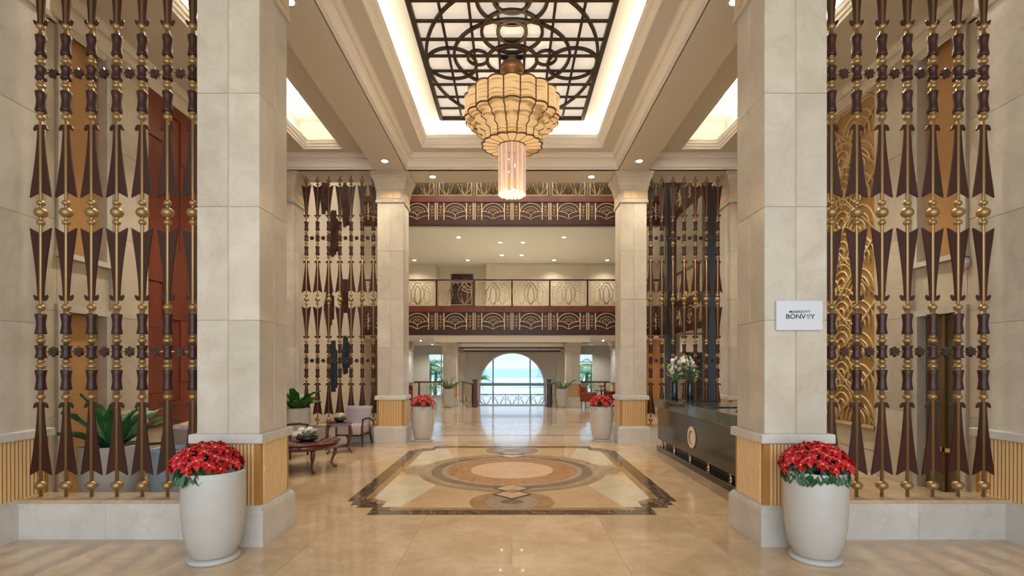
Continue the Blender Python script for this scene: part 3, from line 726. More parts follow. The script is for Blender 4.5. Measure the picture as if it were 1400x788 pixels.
struct('wall_upper', MB().box(-6.2, 8.5, 25, 25.2, 8.3, 10.5), simple('brown_wall', (.46, .36, .26), .7), 'dim brown back wall of the top gallery', 'wall')
d = struct('door_2', MB().box(-3.34, -2.14, 28.12, 28.2, 4.05, 6.85), wood_dark, 'dark wooden door on the mezzanine', 'door')
MB().box(-3.24, -2.24, 28.10, 28.13, 4.1, 6.2).build('door_leaf', simple('violet_brown', (.06, .025, .03), .4), d)
MB().box(-3.24, -2.24, 28.09, 28.13, 6.3, 6.75).build('transom', wood_dark, d)

P = 1.474
def fan_mesh():
    mb = MB(); r = .013
    def arc(cx, cz, a, b, t0, t1, n=14, rr=r): mb.tube([(cx+a*cos(t0+(t1-t0)*k/n), 0, cz+b*sin(t0+(t1-t0)*k/n)) for k in range(n+1)], rr, 5)
    for s in (-1, 1):
        for x in (.44, .70): mb.box(s*x-.014, s*x+.014, -.015, .015, 0, .66)
        for x in (.57,): mb.tube([(s*x, 0, .06), (s*x, 0, .58)], .007, 4)
        for z in (.12, .24, .36, .48):
            mb.tube([(s*.48, 0, z+.07), (s*.57, 0, z), (s*.66, 0, z+.07)], .007, 4)
    arc(0, .27, .43, .37, pi, 0)
    for k, (a, b) in enumerate(((.29, .22), (.17, .13), (.09, .06))): arc(0, .29, a, b, pi, 0, rr=.008)
    for zc in (.20, .02):
        for s in (-1, 1):
            mb.tube([(s*.43*(1-k/10), 0, zc+.13*cos(pi/2*(k/10)**1.2)) for k in range(11)], .011, 5)
    mb.tube([(0, 0, .02), (0, 0, .22)], .011, 5)
    return mb.mesh('fan_ornament', gold_pale)
FAN = fan_mesh()
def tulip_mesh(mat, w=1.30, h=.90):
    mb = MB()
    def curve(f, n=14, r=.013): mb.tube([f(k/n) for k in range(n+1)], r, 4)
    mb.box(-w/2, w/2, -.012, .012, 0, .02); mb.box(-w/2, w/2, -.012, .012, h-.02, h); mb.box(-w/2, -w/2+.02, -.012, .012, 0, h); mb.box(w/2-.02, w/2, -.012, .012, 0, h)
    for s in (-1, 1):
        for c_ in (.0, .36):
            cx = s*c_
            for a in (.12, .26):
                curve(lambda u, cx=cx, a=a, s=s: (max(-w/2, min(w/2, cx+a*sin(pi*u)**.8)), 0, .02+(h-.04)*u*(.75+.25*a/.26)))
                curve(lambda u, cx=cx, a=a, s=s: (max(-w/2, min(w/2, cx-a*sin(pi*u)**.8)), 0, .02+(h-.04)*u*(.75+.25*a/.26)))
        for a in (.25, .40, .55):
            curve(lambda u, s=s, a=a: (s*(w/2-a*cos(pi/2*u)), 0, h-.03-a*.7*sin(pi/2*u)))
    return mb.mesh('railing_panel', mat)
TUL = tulip_mesh(simple('tracery_gold', (.56, .40, .20), .45, .4))
def fascia(n, x0, x1, y, z0, label, along='x', kind='trim'):
    L = x1-x0
    t = struct('trim_%d' % n, MB().box(0, L, 0, .10, 0, 1.12), wood, label, 'balcony fascia')
    if along == 'x': t.location = (x0, y, z0)
    else: t.location = (y, x0, z0); t.rotation_euler = (0, 0, R(-90)); 
    MB().box(0, L, -.05, 0, .90, 1.12).box(0, L, -.03, 0, 1.06, 1.14).build('top_board', wood_red, t); MB().box(0, L, -.045, 0, 0, .20).box(0, L, -.06, 0, 0, .04).build('bottom_board', wood, t)
    return t
def fans(t, offs, L):
    for x in offs:
        if .2 < x < L-.2: put('fan_ornament', FAN, t, (x, -.02, .21))
for n, z0, lab, glab in ((5, 2.97, 'carved wood fascia with gold fans, lower mezzanine', 'railing with gold tracery on the lower mezzanine'), (6, 7.25, 'carved wood fascia with gold fans, top gallery', 'railing with gold tracery on the top gallery')):
    t = fascia(n, -5.9, 6.1, 19.95, z0, lab)
    fans(t, [(k+.5)*P+5.9 for k in range(-5, 5)], 12.0)
    g = thing('balcony_railing', glab, 'railing', (0, 20.0, z0+1.12), group='gallery railings')
    pm = MB().box(-.035, .035, -.035, .035, 0, 1.0).box(-.08, .08, -.06, .06, 0, .04).mesh('post', wood_dark)
    for k in range(-4, 5): put('post', pm, g, (k*P, 0, 0))
    MB().box(-5.9, 6.1, -.05, .05, 1.0, 1.06).build('handrail', wood_dark, g)
    for k in range(-4, 4): put('railing_panel', TUL, g, ((k+.5)*P, 0, .06))
# right hand side gallery
for n, z0, lab, glab in ((7, 2.97, 'carved wood fascia of the right side gallery, lower', 'gold tracery railing of the right side gallery'), (8, 7.25, 'carved wood fascia of the right side gallery, upper', 'gold tracery railing high on the right side gallery')):
    t = struct('trim_%d' % n, MB().box(6.05, 6.15, 15, 20.0, z0, z0+1.12).box(6.0, 6.05, 15, 20, z0+.9, z0+1.14).box(6.0, 6.05, 15, 20, z0, z0+.2), wood, lab, 'balcony fascia')
    for k in range(3): put('fan_ornament', FAN, t, (6.03, 15.9+k*P, z0+.21), (0, 0, R(90)))
    g = thing('balcony_railing', glab, 'railing', (6.08, 15, z0+1.12), group='gallery railings')
    MB().box(-.05, .05, 0, 4.9, 1.0, 1.06).build('handrail', wood_dark, g)
    for k in range(4): put('post', pm, g, (0, .05+k*1.6, 0))
    for k in range(3): put('railing_panel', TUL, g, (0, .9+k*1.55, .06), (0, 0, R(90)))
for x, y, lab in ((5.93, 19.0, 'black square column seen through the far right screen near the balcony corner'), (6.0, 15.0, 'black square column at the near end of the right gallery')):
    o = MB().box(-.17, .17, -.17, .17, 0, 10.45).build('square_column', blackm, None, (x-.05 if x < 5.95 else x-.2, y, 0)); tag(o, lab, 'column', 'black atrium columns')
struct('wall_under_gallery', MB().box(6.0, 8.5, 20.2, 20.35, 0, 2.95), wall_b)
# wine rack
t = thing('wine_rack', 'tall dark wine rack full of bottles behind the desk screen', 'wine rack', (6.80, 18.8, 0))
MB().box(-.4, .4, .1, .14, .5, 2.25).box(-.4, -.36, -.2, .14, .0, 2.25).box(.36, .4, -.2, .14, 0, 2.25).box(-.4, .4, -.2, .14, 2.21, 2.25).box(-.4, .4, -.2, .14, 0, .5).build('case', wood_dark, t)
sh = MB().box(-.36, .36, -.18, .1, 0, .015).mesh('shelf', wood)
for k in range(10): put('shelf', sh, t, (0, 0, .55+k*.165))
bt = MB().lathe([(.035, 0), (.035, .16), (.012, .2), (.012, .24)], n=8).mesh('bottle', simple('bottle_glass', (.25, .22, .2), .15, .3))
BT = None
for k in range(10):
    for j in range(6):
        o = put('wine_bottle', bt, None, (6.50+j*.12, 18.85, .61+k*.165), (R(90), 0, 0)); tag(o, 'wine bottle lying in the dark rack behind the desk', 'bottle', 'bottles in the wine rack')
struct('trim_11', MB().box(6.2, 8.4, 18.6, 18.95, 2.27, 2.9).box(7.25, 7.6, 18.6, 18.95, 0, 2.27), ceil_l, 'white lintel over the wine rack', 'trim')
# hanging wall art
def art(y, z0, z1, w, mat, label, seed):
    r = random.Random(seed); t = thing('wall_sculpture', label, 'sculpture', (-5.80, y, (z0+z1)/2), group='jagged hanging wall sculptures'); H = (z1-z0)/2
    w *= .62; n = 8
    for k in range(n):
        u = (k+.5)/n*2-1; h = H*(1-abs(u)**1.1)*r.uniform(.6, 1.15)+.06; c_ = r.uniform(-.2, .2)*H*.5
        MB().prism([(u*w-w/n, c_-h*.8), (u*w, c_-h), (u*w+w/n, c_-h*.75), (u*w+w/n, c_+h*.8), (u*w, c_+h), (u*w-w/n, c_+h*.7)], -.09, .02+.04*(k % 3), 'x').build('slat', mat, t)
    return t
for i, (px_y, z0, z1, w, mat, lab) in enumerate(((15.9, 6.5, 7.6, .26, art_d, 'upper left dark wooden sculpture high on the atrium wall'), (17.9, 6.5, 8.2, .27, art_d, 'upper right dark wooden sculpture high on the atrium wall'),
        (16.7, 5.3, 6.9, .34, art_d, 'dark wooden sculpture just below the upper pair'), (17.75, 3.5, 4.9, .30, art_d, 'dark wooden sculpture in the middle of the atrium wall, right'),
        (16.3, 3.1, 4.2, .40, art_d, 'broad brown sculpture in the middle of the atrium wall, left'), (16.65, .95, 2.5, .30, art_b, 'blue and black sculpture low on the atrium wall, left'),
        (17.9, 1.3, 2.9, .30, art_b, 'blue and black sculpture low on the atrium wall, right'))):
    art(px_y, z0, z1, w, mat, lab, i)

# ------------------------------------------------------------------ rear lounge, arch and outdoors
wa = MB()
hw, zs, zt, zb = 1.70, .81, 2.51, -.25
n = 24
arc = [(hw*cos(pi*k/n), zs+(zt-zs)*sin(pi*k/n)) for k in range(n+1)]
X0, X1, ZT, ZBm = -2.9, 2.75, 2.95, -2.6
vs = []; fs = []
def wall_ring(y):
    return [(x, y, z) for x, z in [(hw, zb)]+arc+[(-hw, zb)]]
inner = wall_ring(26.5); inner2 = wall_ring(26.75); m_ = len(inner)
outer = [(X1, 26.5, zb)]+[(X1 if k <= n/4 else (X0 if k >= 3*n/4 else X1+(X0-X1)*(k-n/4)/(n/2)), 26.5, ZT if n/4 <= k <= 3*n/4 else (zs+(ZT-zs)*(k/(n/4)) if k < n/4 else zs+(ZT-zs)*((n-k)/(n/4)))) for k in range(n+1)]+[(X0, 26.5, zb)]
vs = inner+inner2+outer; 
for k in range(m_-1): fs += [(k, k+1, 2*m_+k+1, 2*m_+k), (k, k+1, m_+k+1, m_+k)]
wa.add(vs, fs); wa.box(X0, X1, 26.5, 26.75, ZBm, zb)
wa.box(X0-.15, X0, 26.5, 29, ZBm, 2.95); wa.box(X1, X1+.15, 26.5, 29, ZBm, 2.95)
w = struct('wall_back', wa, wall_g, 'grey beige rear wall around the great arched window', 'wall')
for s, x in ((-1, -2.62), (1, 2.5)):
    MB().box(x-.2, x+.2, 26.40, 26.5, 0, 2.2).box(x-.24, x+.24, 26.36, 26.5, 2.2, 2.5).build('pilaster', cream, w)
# arched window frame and glass
f = MB().tube([(hw-.03, 26.46, zs)]+[(x*.985, 26.46, zs+(z-zs)*.985) for x, z in arc]+[(-hw+.03, 26.46, zs), (-hw+.03, 26.46, zb+.25), (-hw+.25, 26.46, zb+.03), (hw-.25, 26.46, zb+.03), (hw-.03, 26.46, zb+.25)], .045, 6, closed=True)
wd = struct('window_4', f, simple('white_frame', (.8, .82, .84), .4), 'great arched window to the sea', 'window')
for x in (-.98, .94): MB().box(x-.035, x+.035, 26.5, 26.58, zb, 2.15).build('mullion', alu, wd)
MB().box(-hw, hw, 26.48, 26.60, .83-.07, .83+.07).build('transom', alu, wd)
for x0, x1 in ((-hw, -1.02), (-.94, .90), (.98, hw)):
    m2 = MB(); pp = [(x, z) for x, z in arc if x0 <= x <= x1]
    def zat(x): return zs+(zt-zs)*math.sqrt(max(0, 1-(x/hw)**2))
    poly = [(x0, zb), (x1, zb), (x1, zat(x1))]+pp+[(x0, zat(x0))]
    m2.prism(poly, 26.55, 26.556, 'y').build('pane', glass_m, wd)
# rear side walls with windows
for s, n_, lab in ((-1, 5, 'tall window to palms left of the arch'), (1, 6, 'tall window to palms right of the arch')):
    xa, xb = (3.80, 4.75) if s < 0 else (3.70, 4.60)
    mbw = MB()
    def bxx(a, b, z0, z1): mbw.box(min(s*a, s*b), max(s*a, s*b), 29, 29.2, z0, z1)
    bxx(2.6, xa, -2.6, 2.95); bxx(xb, 6.4 if s < 0 else 8.5, -2.6, 2.95); bxx(xa, xb, 2.5, 2.95); bxx(xa, xb, -2.6, .1)
    struct('wall_rear_%s' % ('left' if s < 0 else 'right'), mbw, wall_g)
    fr = MB(); x0, x1 = sorted((s*xa, s*xb))
    fr.box(x0, x0+.06, 28.96, 29.04, .1, 2.5).box(x1-.06, x1, 28.96, 29.04, .1, 2.5).box(x0, x1, 28.96, 29.04, 2.44, 2.5).box(x0, x1, 28.96, 29.04, .1, .16)
    wd = struct('window_%d' % n_, fr, simple('pale_frame', (.6, .62, .58), .4), lab, 'window')
    MB().box(x0, x1, 28.97, 29.03, 2.0, 2.05).build('transom', alu, wd)
    xm = x0+.12 if s > 0 else x1-.2
    MB().box(xm-.025, xm+.025, 28.97, 29.03, .1, 2.5).build('mullion', alu, wd)
    MB().box(x0+.06, x1-.06, 29.0, 29.005, .16, 2.44).build('pane', glass_m, wd)
# dark side doorway strips and honey wood wall
struct('door_3', MB().box(-6.19, -6.1, 25.2, 27.2, 0, 2.4), wood_dark, 'dark doorway on the far left lounge wall', 'door')
struct('door_4', MB().box(5.9, 6.0, 25.2, 28.0, 0, 2.4), wood_dark, 'dark doorway on the far right lounge wall', 'door')
hw_ = struct('wall_wood_screen', MB().box(-6.15, -5.15, 22.6, 22.75, 0, 2.95).box(5.15, 7.2, 22.6, 22.75, 0, 2.95), orange_wood, 'honey coloured wood wall below the mezzanine', 'wall')
struct('door_5', MB().box(-5.75, -5.5, 22.56, 22.6, .9, 2.2), wood_dark, 'narrow dark panel in the honey wood wall, left', 'door')
# dropped coffer over the stair head
c = MB().box(-2.7, 2.7, 23.9, 24.3, 2.62, 2.95).box(-2.4, 2.4, 25.4, 26.45, 2.50, 2.95).box(-3.2, 3.2, 20.9, 21.3, 2.75, 2.95)
o = struct('ceiling_coffer', c, ceil_l)
MB().box(-2.5, 2.5, 23.88, 23.92, 2.60, 2.66).box(-2.4, 2.4, 25.36, 25.42, 2.48, 2.56).box(-2.3, 2.3, 21.27, 21.34, 2.72, 2.78).box(-3.6, -3.0, 24.0, 24.2, 2.86, 2.94).box(3.0, 3.6, 24.0, 24.2, 2.86, 2.94).build('wood_trim', wood, o)
struct('floor_lower', MB().box(-6, 8, 22.2, 29, -2.8, -2.6), terrace_m)
st = struct('stairs', MB().box(-1.7, 1.7, 22.2, 22.25, -2.6, -.006), cream)
for k in range(8): MB().box(-1.68, 1.68, 22.25+k*.3, 22.55+k*.3, -2.6, -.18*(k+1)).build('step', terrace_m, st)
# newels and stair railings
def railing(label, p0, p1, z0=0, h=1.0, npan=1, hmat=wood, nmat=wood_red, newel_h=None):
    d_ = Vector((p1[0]-p0[0], p1[1]-p0[1])); L = d_.length; a = math.atan2(d_.y, d_.x)
    t = thing('lounge_railing', label, 'railing', (p0[0], p0[1], z0), a, 'lounge railings')
    MB().box(0, L, -.03, .03, h-.05, h+.02).build('handrail', hmat, t)
    w = L/npan
    for k in range(npan+1): MB().box(k*w-.035, k*w+.035, -.035, .035, 0, h).build('post', hmat, t)
    for k in range(npan): put('railing_panel', TUL, t, ((k+.5)*w, 0, .04), (0, 0, 0), ((w-.08)/1.3, 1, (h-.10)/.9))
    return t
for s, w_ in ((-1, 'left'), (1, 'right')):
    o = MB().box(-.09, .09, -.09, .09, 0, 1.16).box(-.12, .12, -.12, .12, 0, .10).box(-.12, .12, -.12, .12, 1.12, 1.2).build('newel_post', wood_red if s < 0 else wood_dark, None, (s*1.58, 22.1, 0))
    tag(o, 'stout dark red newel post %s of the arched window' % w_, 'newel post', 'newel posts')
    railing('short stair railing panel %s of the stair newel' % w_, (s*1.72, 22.3), (s*2.45, 25.6))
    railing('long lounge railing before the %s palm window' % w_, (s*3.42, 25.7), (s*5.9, 25.7), npan=2)
    struct('trim_%d' % (9 if s < 0 else 10), MB().box(min(s*3.3, s*6), max(s*3.3, s*6), 25.55, 25.9, -.05, .02), white_marble)
# outdoors
struct('terrace', MB().box(-14, 14, 29.2, 32.5, -3, -.6), terrace_m, 'pale stone terrace outside the arch', 'terrace')
g = thing('terrace_balustrade', 'dark metal balustrade with arched tracery outside the arched window', 'balustrade', (0, 30.0, -.6))
MB().box(-2.05, 2.05, -.03, .03, .70, .76).box(-2.05, 2.05, -.02, .02, .03, .06).build('handrail', wood_dark, g)
for s in (-1, 1): MB().box(s*2.0-.07, s*2.0+.07, -.07, .07, 0, .80).build('post', wood_dark, g)
mb = MB()
for a in (.12, .22, .30):
    for s in (-1, 1): mb.tube([(s*a*sin(pi/2*k/8), 0, .06+(.30+1.1*a)*(k/8)**.9 if True else 0) for k in range(9)], .012, 4)
mb.tube([(.32*cos(pi*k/12), 0, .40+.26*sin(pi*k/12)) for k in range(13)], .013, 4); mb.box(-.37, -.35, -.01, .01, .03, .7); mb.box(.35, .37, -.01, .01, .03, .7)
tm = mb.mesh('tracery', alu)
for k in range(5): put('tracery', tm, g, (-1.5+k*.75, 0, 0))
struct('beach', MB().box(-220, 220, 32.5, 150, -5.2, -5.0), sand, 'white sand beach', 'beach')
tag(MB().box(-3000, 3000, 150, 4500, -5.3, -5.05).build('sea', sea_m), 'turquoise sea with white surf beyond the arch', 'sea', kind='structure')
mb = MB()
for y0, y1 in ((140, 168), (180, 205), (235, 330)):
    vs = []; fs = []; n = 60
    for k in range(n+1):
        x = -300+600*k/n; j = 5*sin(k*1.3+y0)+3*sin(k*2.7)
        vs += [(x, y0+j, -5.02), (x, y1+j*.6, -5.0)]
    fs = [(2*k, 2*k+2, 2*k+3, 2*k+1) for k in range(n)]
    mb.add(vs, fs)
tag(mb.build('surf', foam), 'white bands of breaking surf', 'surf', kind='stuff')
tag(MB().box(-4.0, -1.5, 33, 40, -1.6, -1.35).build('swimming_pool', pool_m), 'corner of a turquoise pool below the balustrade', 'pool')
def palm(x, y, z0, h, label, seed, s=1.0):
    r = random.Random(seed); t = thing('palm_tree', label, 'palm tree', (x, y, z0), group='palms outside the windows')
    MB().tube([(0.1*sin(k), 0, h*k/6) for k in range(7)], .1, 8, radii=[.16-.01*k for k in range(7)]).build('trunk', palm_t, t)
    for k in range(17):
        a = 2*pi*k/17+r.uniform(-.2, .2); el = r.uniform(.0, 1.1); L = r.uniform(1.5, 2.2)*s
        mb = MB(); pts = []
        for i in range(9):
            u = i/8; pts.append(Vector((L*u*cos(el)*(1), 0, L*u*sin(el)-1.1*L*u*u*.7)))
        mb.tube([p[:] for p in pts], .02, 4)
        for i in range(1, 9):
            for q in (0, .5):
                p = pts[i]*(1-q)+pts[i-1]*q; l = .48*s*sin(pi*min(.95, .15+(i-q)/9))
                for sg in (-1, 1):
                    mb.add([(p.x-.03, 0, p.z), (p.x+.03, 0, p.z), (p.x+.22, sg*l, p.z-.28*l/.4*.6)], [(0, 1, 2)])
        mb.build('frond', palm_l, t, (0, 0, h), (0, 0, a))
palm(-3.0, 45, -5, 5.6, 'palm top at the lower left of the arched window', 1, 1.0)
palm(2.9, 38, -5, 9.2, 'palm frond tips at the upper right of the arched window', 2, .8)
for i, (x, y, h, lab) in enumerate(((-5.3, 36, 6.3, 'nearer palm filling the left window'), (-6.3, 40, 6.9, 'taller palm behind in the left window'), (-4.5, 35, 5.7, 'low palm at the foot of the left window'),
                     (5.3, 36, 6.3, 'nearer palm filling the right window'), (6.3, 40, 6.9, 'taller palm behind in the right window'), (4.9, 35, 5.7, 'low palm at the foot of the right window'))):
    palm(x, y, -5, h, lab, 5+i, 1.15)

# ------------------------------------------------------------------ planters
def pot_mesh(Rm=.29, H=.77, mat=pot_w):
    p = [(.55*Rm/.6, .0), (.64*Rm, .0), (.72*Rm, .03), (.85*Rm, .15*H), (.95*Rm, .34*H), (.99*Rm, .55*H), (1.0*Rm, .75*H), (.985*Rm, .985*H), (.975*Rm, H), (.93*Rm, H), (.90*Rm, .97*H), (.90*Rm, .86*H), (.0001, .86*H)]
    p[0] = (.0001, 0)
    return MB().lathe(p, n=40, cap=False).mesh('pot', mat)
def soil_mesh(Rm, z): return MB().lathe([(.001, z), (Rm, z)], n=24, cap=False).mesh('soil', soil)
def bract_flower(mat=red, rad=.075, seed=0):
    r = random.Random(seed); mb = MB()
    for ringn, (n, L, lift) in enumerate(((6, rad, .008), (5, rad*.72, .022))):
        for k in range(n):
            a = 2*pi*k/n+ringn*.5+r.uniform(-.2, .2); w = L*.30; l = L*r.uniform(.85, 1.15); dz = r.uniform(-.02, .02)
            loc = [(.006, 0, lift), (l*.3, w*.8, lift+.010), (l*.62, w, lift+.012+dz*.4), (l, 0, lift-.006+dz), (l*.62, -w, lift+.012+dz*.4), (l*.3, -w*.8, lift+.010), (l*.5, 0, lift+.000)]
            vs = [(x*cos(a)-y*sin(a), x*sin(a)+y*cos(a), z) for x, y, z in loc]
            mb.add(vs, [(0, 6, 1), (1, 6, 2), (2, 6, 3), (3, 6, 4), (4, 6, 5), (5, 6, 0)])
    return mb.mesh('bract_cluster', mat)
BF = [bract_flower(seed=i, rad=.060+.010*i) for i in range(3)]
EYE = MB().lathe([(.001, .03), (.009, .028), (.009, .02)], n=6, cap=False).mesh('flower_eye', yel)
def leaf_mesh(L=.09):
    w = L*.36
    return MB().add([(0, 0, 0), (L*.35, w, .01), (L*.7, w*.8, .005), (L, 0, -.015), (L*.7, -w*.8, .005), (L*.35, -w, .01), (L*.5, 0, -.008)], [(0, 6, 1), (1, 6, 2), (2, 6, 3), (3, 6, 4), (4, 6, 5), (5, 6, 0)]).mesh('leaf', leafg)
LM = leaf_mesh(.10)
def poinsettia(x, y, label, Rm=.257, H=.755, seed=1, pr=.285, ph=.225, shift=0, nf=40):
    r = random.Random(seed)
    p = thing('ceramic_planter', label[0], 'planter', (x, y, 0), group='white poinsettia planters')
    put('pot', pot_mesh(Rm, H), p, (0, 0, .035)); put('soil', soil_mesh(Rm*.88, H*.93), p, (0, 0, .035))
    MB().lathe([(.001, 0), (Rm*.80, 0), (Rm*.83, .006), (Rm*.83, .03), (Rm*.80, .036), (.001, .036)], n=36, cap=False).build('saucer', pot_w, p)
    f = thing('poinsettia', label[1], 'plant', (x, y, H*.93+.035), group='red poinsettias')
    for k in range(nf):
        u = (k+.5)/nf; th = math.acos(1-u*.93); a = k*2.39996
        q = Vector((pr*.92*sin(th)*cos(a)+shift, pr*.92*sin(th)*sin(a), ph*cos(th)*.9+.07))
        fl_ = put('bract_cluster', BF[k % 3], f, q, (r.uniform(-.3, .3)+sin(th)*-.0, th*.75, a), (1, 1, 1))
        put('flower_eye', EYE, fl_)
    for k in range(nf*3):
        u = r.random()**.6; th = math.acos(1-u*.98); a = r.uniform(0, 2*pi)
        q = Vector((pr*.84*sin(th)*cos(a)+shift*.8, pr*.84*sin(th)*sin(a), ph*.80*cos(th)+.03))
        put('leaf', LM, f, q, (r.uniform(-.4, .4), th*.6+.3, a), (1, 1, 1))
    mb = MB()
    for k in range(14):
        a = 2*pi*k/14; mb.tube([(0.04*cos(a), .04*sin(a), 0), (.5*pr*cos(a)+shift*.5, .5*pr*sin(a), ph*.7)], .005, 4)
    stuff(mb.build('stem', leafg, f))
poinsettia(-2.655, 4.56, ('large white ceramic planter in front of the near left column', 'red poinsettia in the planter by the near left column'), seed=2, shift=-.06)
poinsettia(2.70, 4.56, ('large white ceramic planter in front of the near right column', 'red poinsettia in the planter by the near right column'), seed=5, shift=0)
poinsettia(-2.07, 11.9, ('white ceramic planter beside the far left column', 'red poinsettia beside the far left column'), .26, .77, seed=8, pr=.27, ph=.25, nf=28)
poinsettia(2.08, 11.9, ('white ceramic planter beside the far right column', 'red poinsettia beside the far right column'), .26, .77, seed=9, pr=.27, ph=.25, nf=28)
def strap_leaf(L, w, mat, bend=.6, wav=.02, seed=0, tip=.0):
    r = random.Random(seed); n = 8; vs = []; fs = []
    for i in range(n+1):
        u = i/n; x = L*u*(1-.15*u*bend); z = L*(u*.9-bend*u*u*.75); ww = w*(sin(pi*min(1, .12+u*.88))**.7)*(1-u*tip)+.002
        d_ = wav*sin(i*2.2+seed)
        vs += [(x, -ww, z+.25*ww+d_), (x, 0, z-.02), (x, ww, z+.25*ww-d_)]
    for i in range(n): a = i*3; fs += [(a, a+3, a+4, a+1), (a+1, a+4, a+5, a+2)]
    return MB().add(vs, fs, True).mesh('leaf', mat)
def plant_pot(x, y, pl, fl_, Rm, H, mat, leafmat, nl, L, w, bend, seed, z0=0, cat='white planters', tip=0, tilt=(.1, .9)):
    p = thing('ceramic_planter', pl, 'planter', (x, y, z0), group=cat)
    put('pot', pot_mesh(Rm, H, mat), p); put('soil', soil_mesh(Rm*.88, H*.93), p)
    if not fl_: return
    f = thing('leafy_plant', fl_, 'plant', (x, y, z0+H*.93), group='leafy potted plants'); r = random.Random(seed)
    ms = [strap_leaf(L*(.8+.2*k), w, leafmat, bend, .02, seed+k, tip) for k in range(3)]
    for k in range(nl):
        a = k*2.39996+r.uniform(-.3, .3); t_ = -r.uniform(*tilt)*(.2+.8*(1-k/nl))+.25
        put('leaf', ms[k % 3], f, (.04*cos(a), .04*sin(a), 0), (r.uniform(-.2, .2), t_-.25+.1, a), (1,)*3)
plant_pot(-4.80, 6.15, 'round white planter behind the near left screen', 'big dark green leafy plant behind the near left screen', .33, .78, pot_w, fern_d, 17, .62, .075, .55, 3)
plant_pot(-4.12, 6.25, 'pale blue glazed planter behind the near left screen by the column', None, .27, .72, pot_b, fern_d, 0, 0, 0, 0, 4)
plant_pot(-4.62, 11.0, 'white planter behind the coffee table at the far left screen', 'bright green bird nest fern at the far left screen', .28, .84, pot_w, fern, 18, .55, .10, .75, 6)
plant_pot(-2.74, 21.9, 'distant white planter left of the stair newel', 'spiky pale green plant left of the stair newel', .25, .80, pot_w, agave, 20, .55, .045, .45, 7, tip=.8)
plant_pot(2.16, 21.9, 'distant white planter right of the stair newel', 'spiky pale green plant right of the stair newel', .25, .80, pot_w, agave, 20, .55, .045, .45, 9, tip=.8)

# ------------------------------------------------------------------ reception desk
t = thing('reception_desk', 'long black reception desk with green marble top and ivory disc', 'desk', (2.98, 6.3, 0))
L = 4.26
MB().cbox(0, .85, 0, L, 0, .10, .006).build('base_plinth', black, t)
MB().box(.18, .80, .05, L-.05, .10, .24).build('recess', blackm, t)
MB().cbox(.02, .82, .02, L-.02, .235, .90, .006).build('body', simple('dark_walnut', (.016, .012, .010), .16, 0, noise=.3, nscale=3, stretch=(1, .3, 1), coat=.15), t)
MB().box(.012, .02, .02, L-.02, .88, .895).build('reveal_strip', bronze_l, t)
MB().cbox(-.03, .95, -.02, L+.03, .90, 1.07, .006).build('counter_top', green_marble, t)
for y0 in (.3, 1.75, 3.2): MB().cbox(.25, .9, y0, y0+.8, 1.07, 1.085, .003).build('writing_pad', black, t)
ft = MB().lathe([(.035, .10), (.035, .115), (.018, .125), (.032, .15), (.032, .165), (.016, .18), (.026, .195), (.034, .21), (.034, .236)], n=14).mesh('baluster_foot', simple('rose_brass', (.62, .46, .34), .25, 1))
for y_ in (.02+.06, .82, 1.63, 2.45, 3.30, 4.06): put('baluster_foot', ft, t, (.07, y_, 0))
dsc = MB().lathe([(.001, 0), (.175, 0), (.18, .004), (.18, .016), (.17, .022), (.15, .018), (.001, .018)], n=40, cap=False).build('ivory_emblem', ivory, t, (.018, 8.52-6.3, .54), (0, R(-90), 0))
cres = [(.115*cos(a), .115*sin(a)) for a in [R(60)+R(240)*k/24 for k in range(25)]]+[(.035+.098*cos(a), .098*sin(a)) for a in [R(295)-R(230)*k/20 for k in range(21)]]
MB().prism([(y_, -x_) for x_, y_ in cres], .018, .021).build('crescent', bronze_l, dsc)
# vases with white flowers
def vase(x, y, lv, lf, seed):
    z = 1.0716
    v = MB().lathe([(.001, 0), (.062, 0), (.066, .01), (.066, .36), (.060, .37), (.055, .36), (.055, .05), (.001, .05)], n=24, cap=False).build('glass_vase', navy, None, (x, y, z))
    tag(v, lv, 'vase', 'navy vases on the desk')
    r = random.Random(seed); f = thing('white_flowers', lf, 'flowers', (x, y, z+.06), group='white flowers on the desk')
    pet = []
    mb = MB()
    for k in range(6):
        a = k*pi/3; c_, s_ = cos(a), sin(a); w = .022; l = .06
        mb.add([(px*c_-py*s_, px*s_+py*c_, pz) for px, py, pz in ((.004, 0, 0), (l*.5, w, .014), (l, 0, .012), (l*.5, -w, .014))], [(0, 1, 2, 3)])
    me = mb.mesh('blossom', white_p)
    for k in range(13):
        a = r.uniform(0, 2*pi); sp = r.uniform(.03, .17); h = r.uniform(.45, .78); e = Vector((sp*cos(a)-.05, sp*sin(a)*.8, h))
        s_ = MB().tube([(0, 0, 0), (e.x*.25, e.y*.25, h*.55), e[:]], .004, 4).build('stem', leafg, f)
        for q in range(2 if k % 2 else 3):
            put('blossom', me, s_, (e.x+r.uniform(-.05, .05), e.y+r.uniform(-.05, .05), e.z-q*.055), (R(90)+r.uniform(-.9, .9), r.uniform(-.9, .9), r.uniform(0, 6)), (.8, .8, .8))
    lm = strap_leaf(.22, .028, agave, .8, .0, 1, .3)
    for k in range(24):
        a = r.uniform(0, 2*pi); put('leaf', lm, f, (.03*cos(a), .03*sin(a), .30+r.uniform(0, .24)), (0, r.uniform(-.5, .3), a))
vase(3.22, 10.15, 'navy glass vase on the desk, the left one', 'white flowers in the left navy vase on the desk', 1)
vase(3.55, 10.22, 'navy glass vase on the desk, the right one', 'white flowers in the right navy vase on the desk', 2)

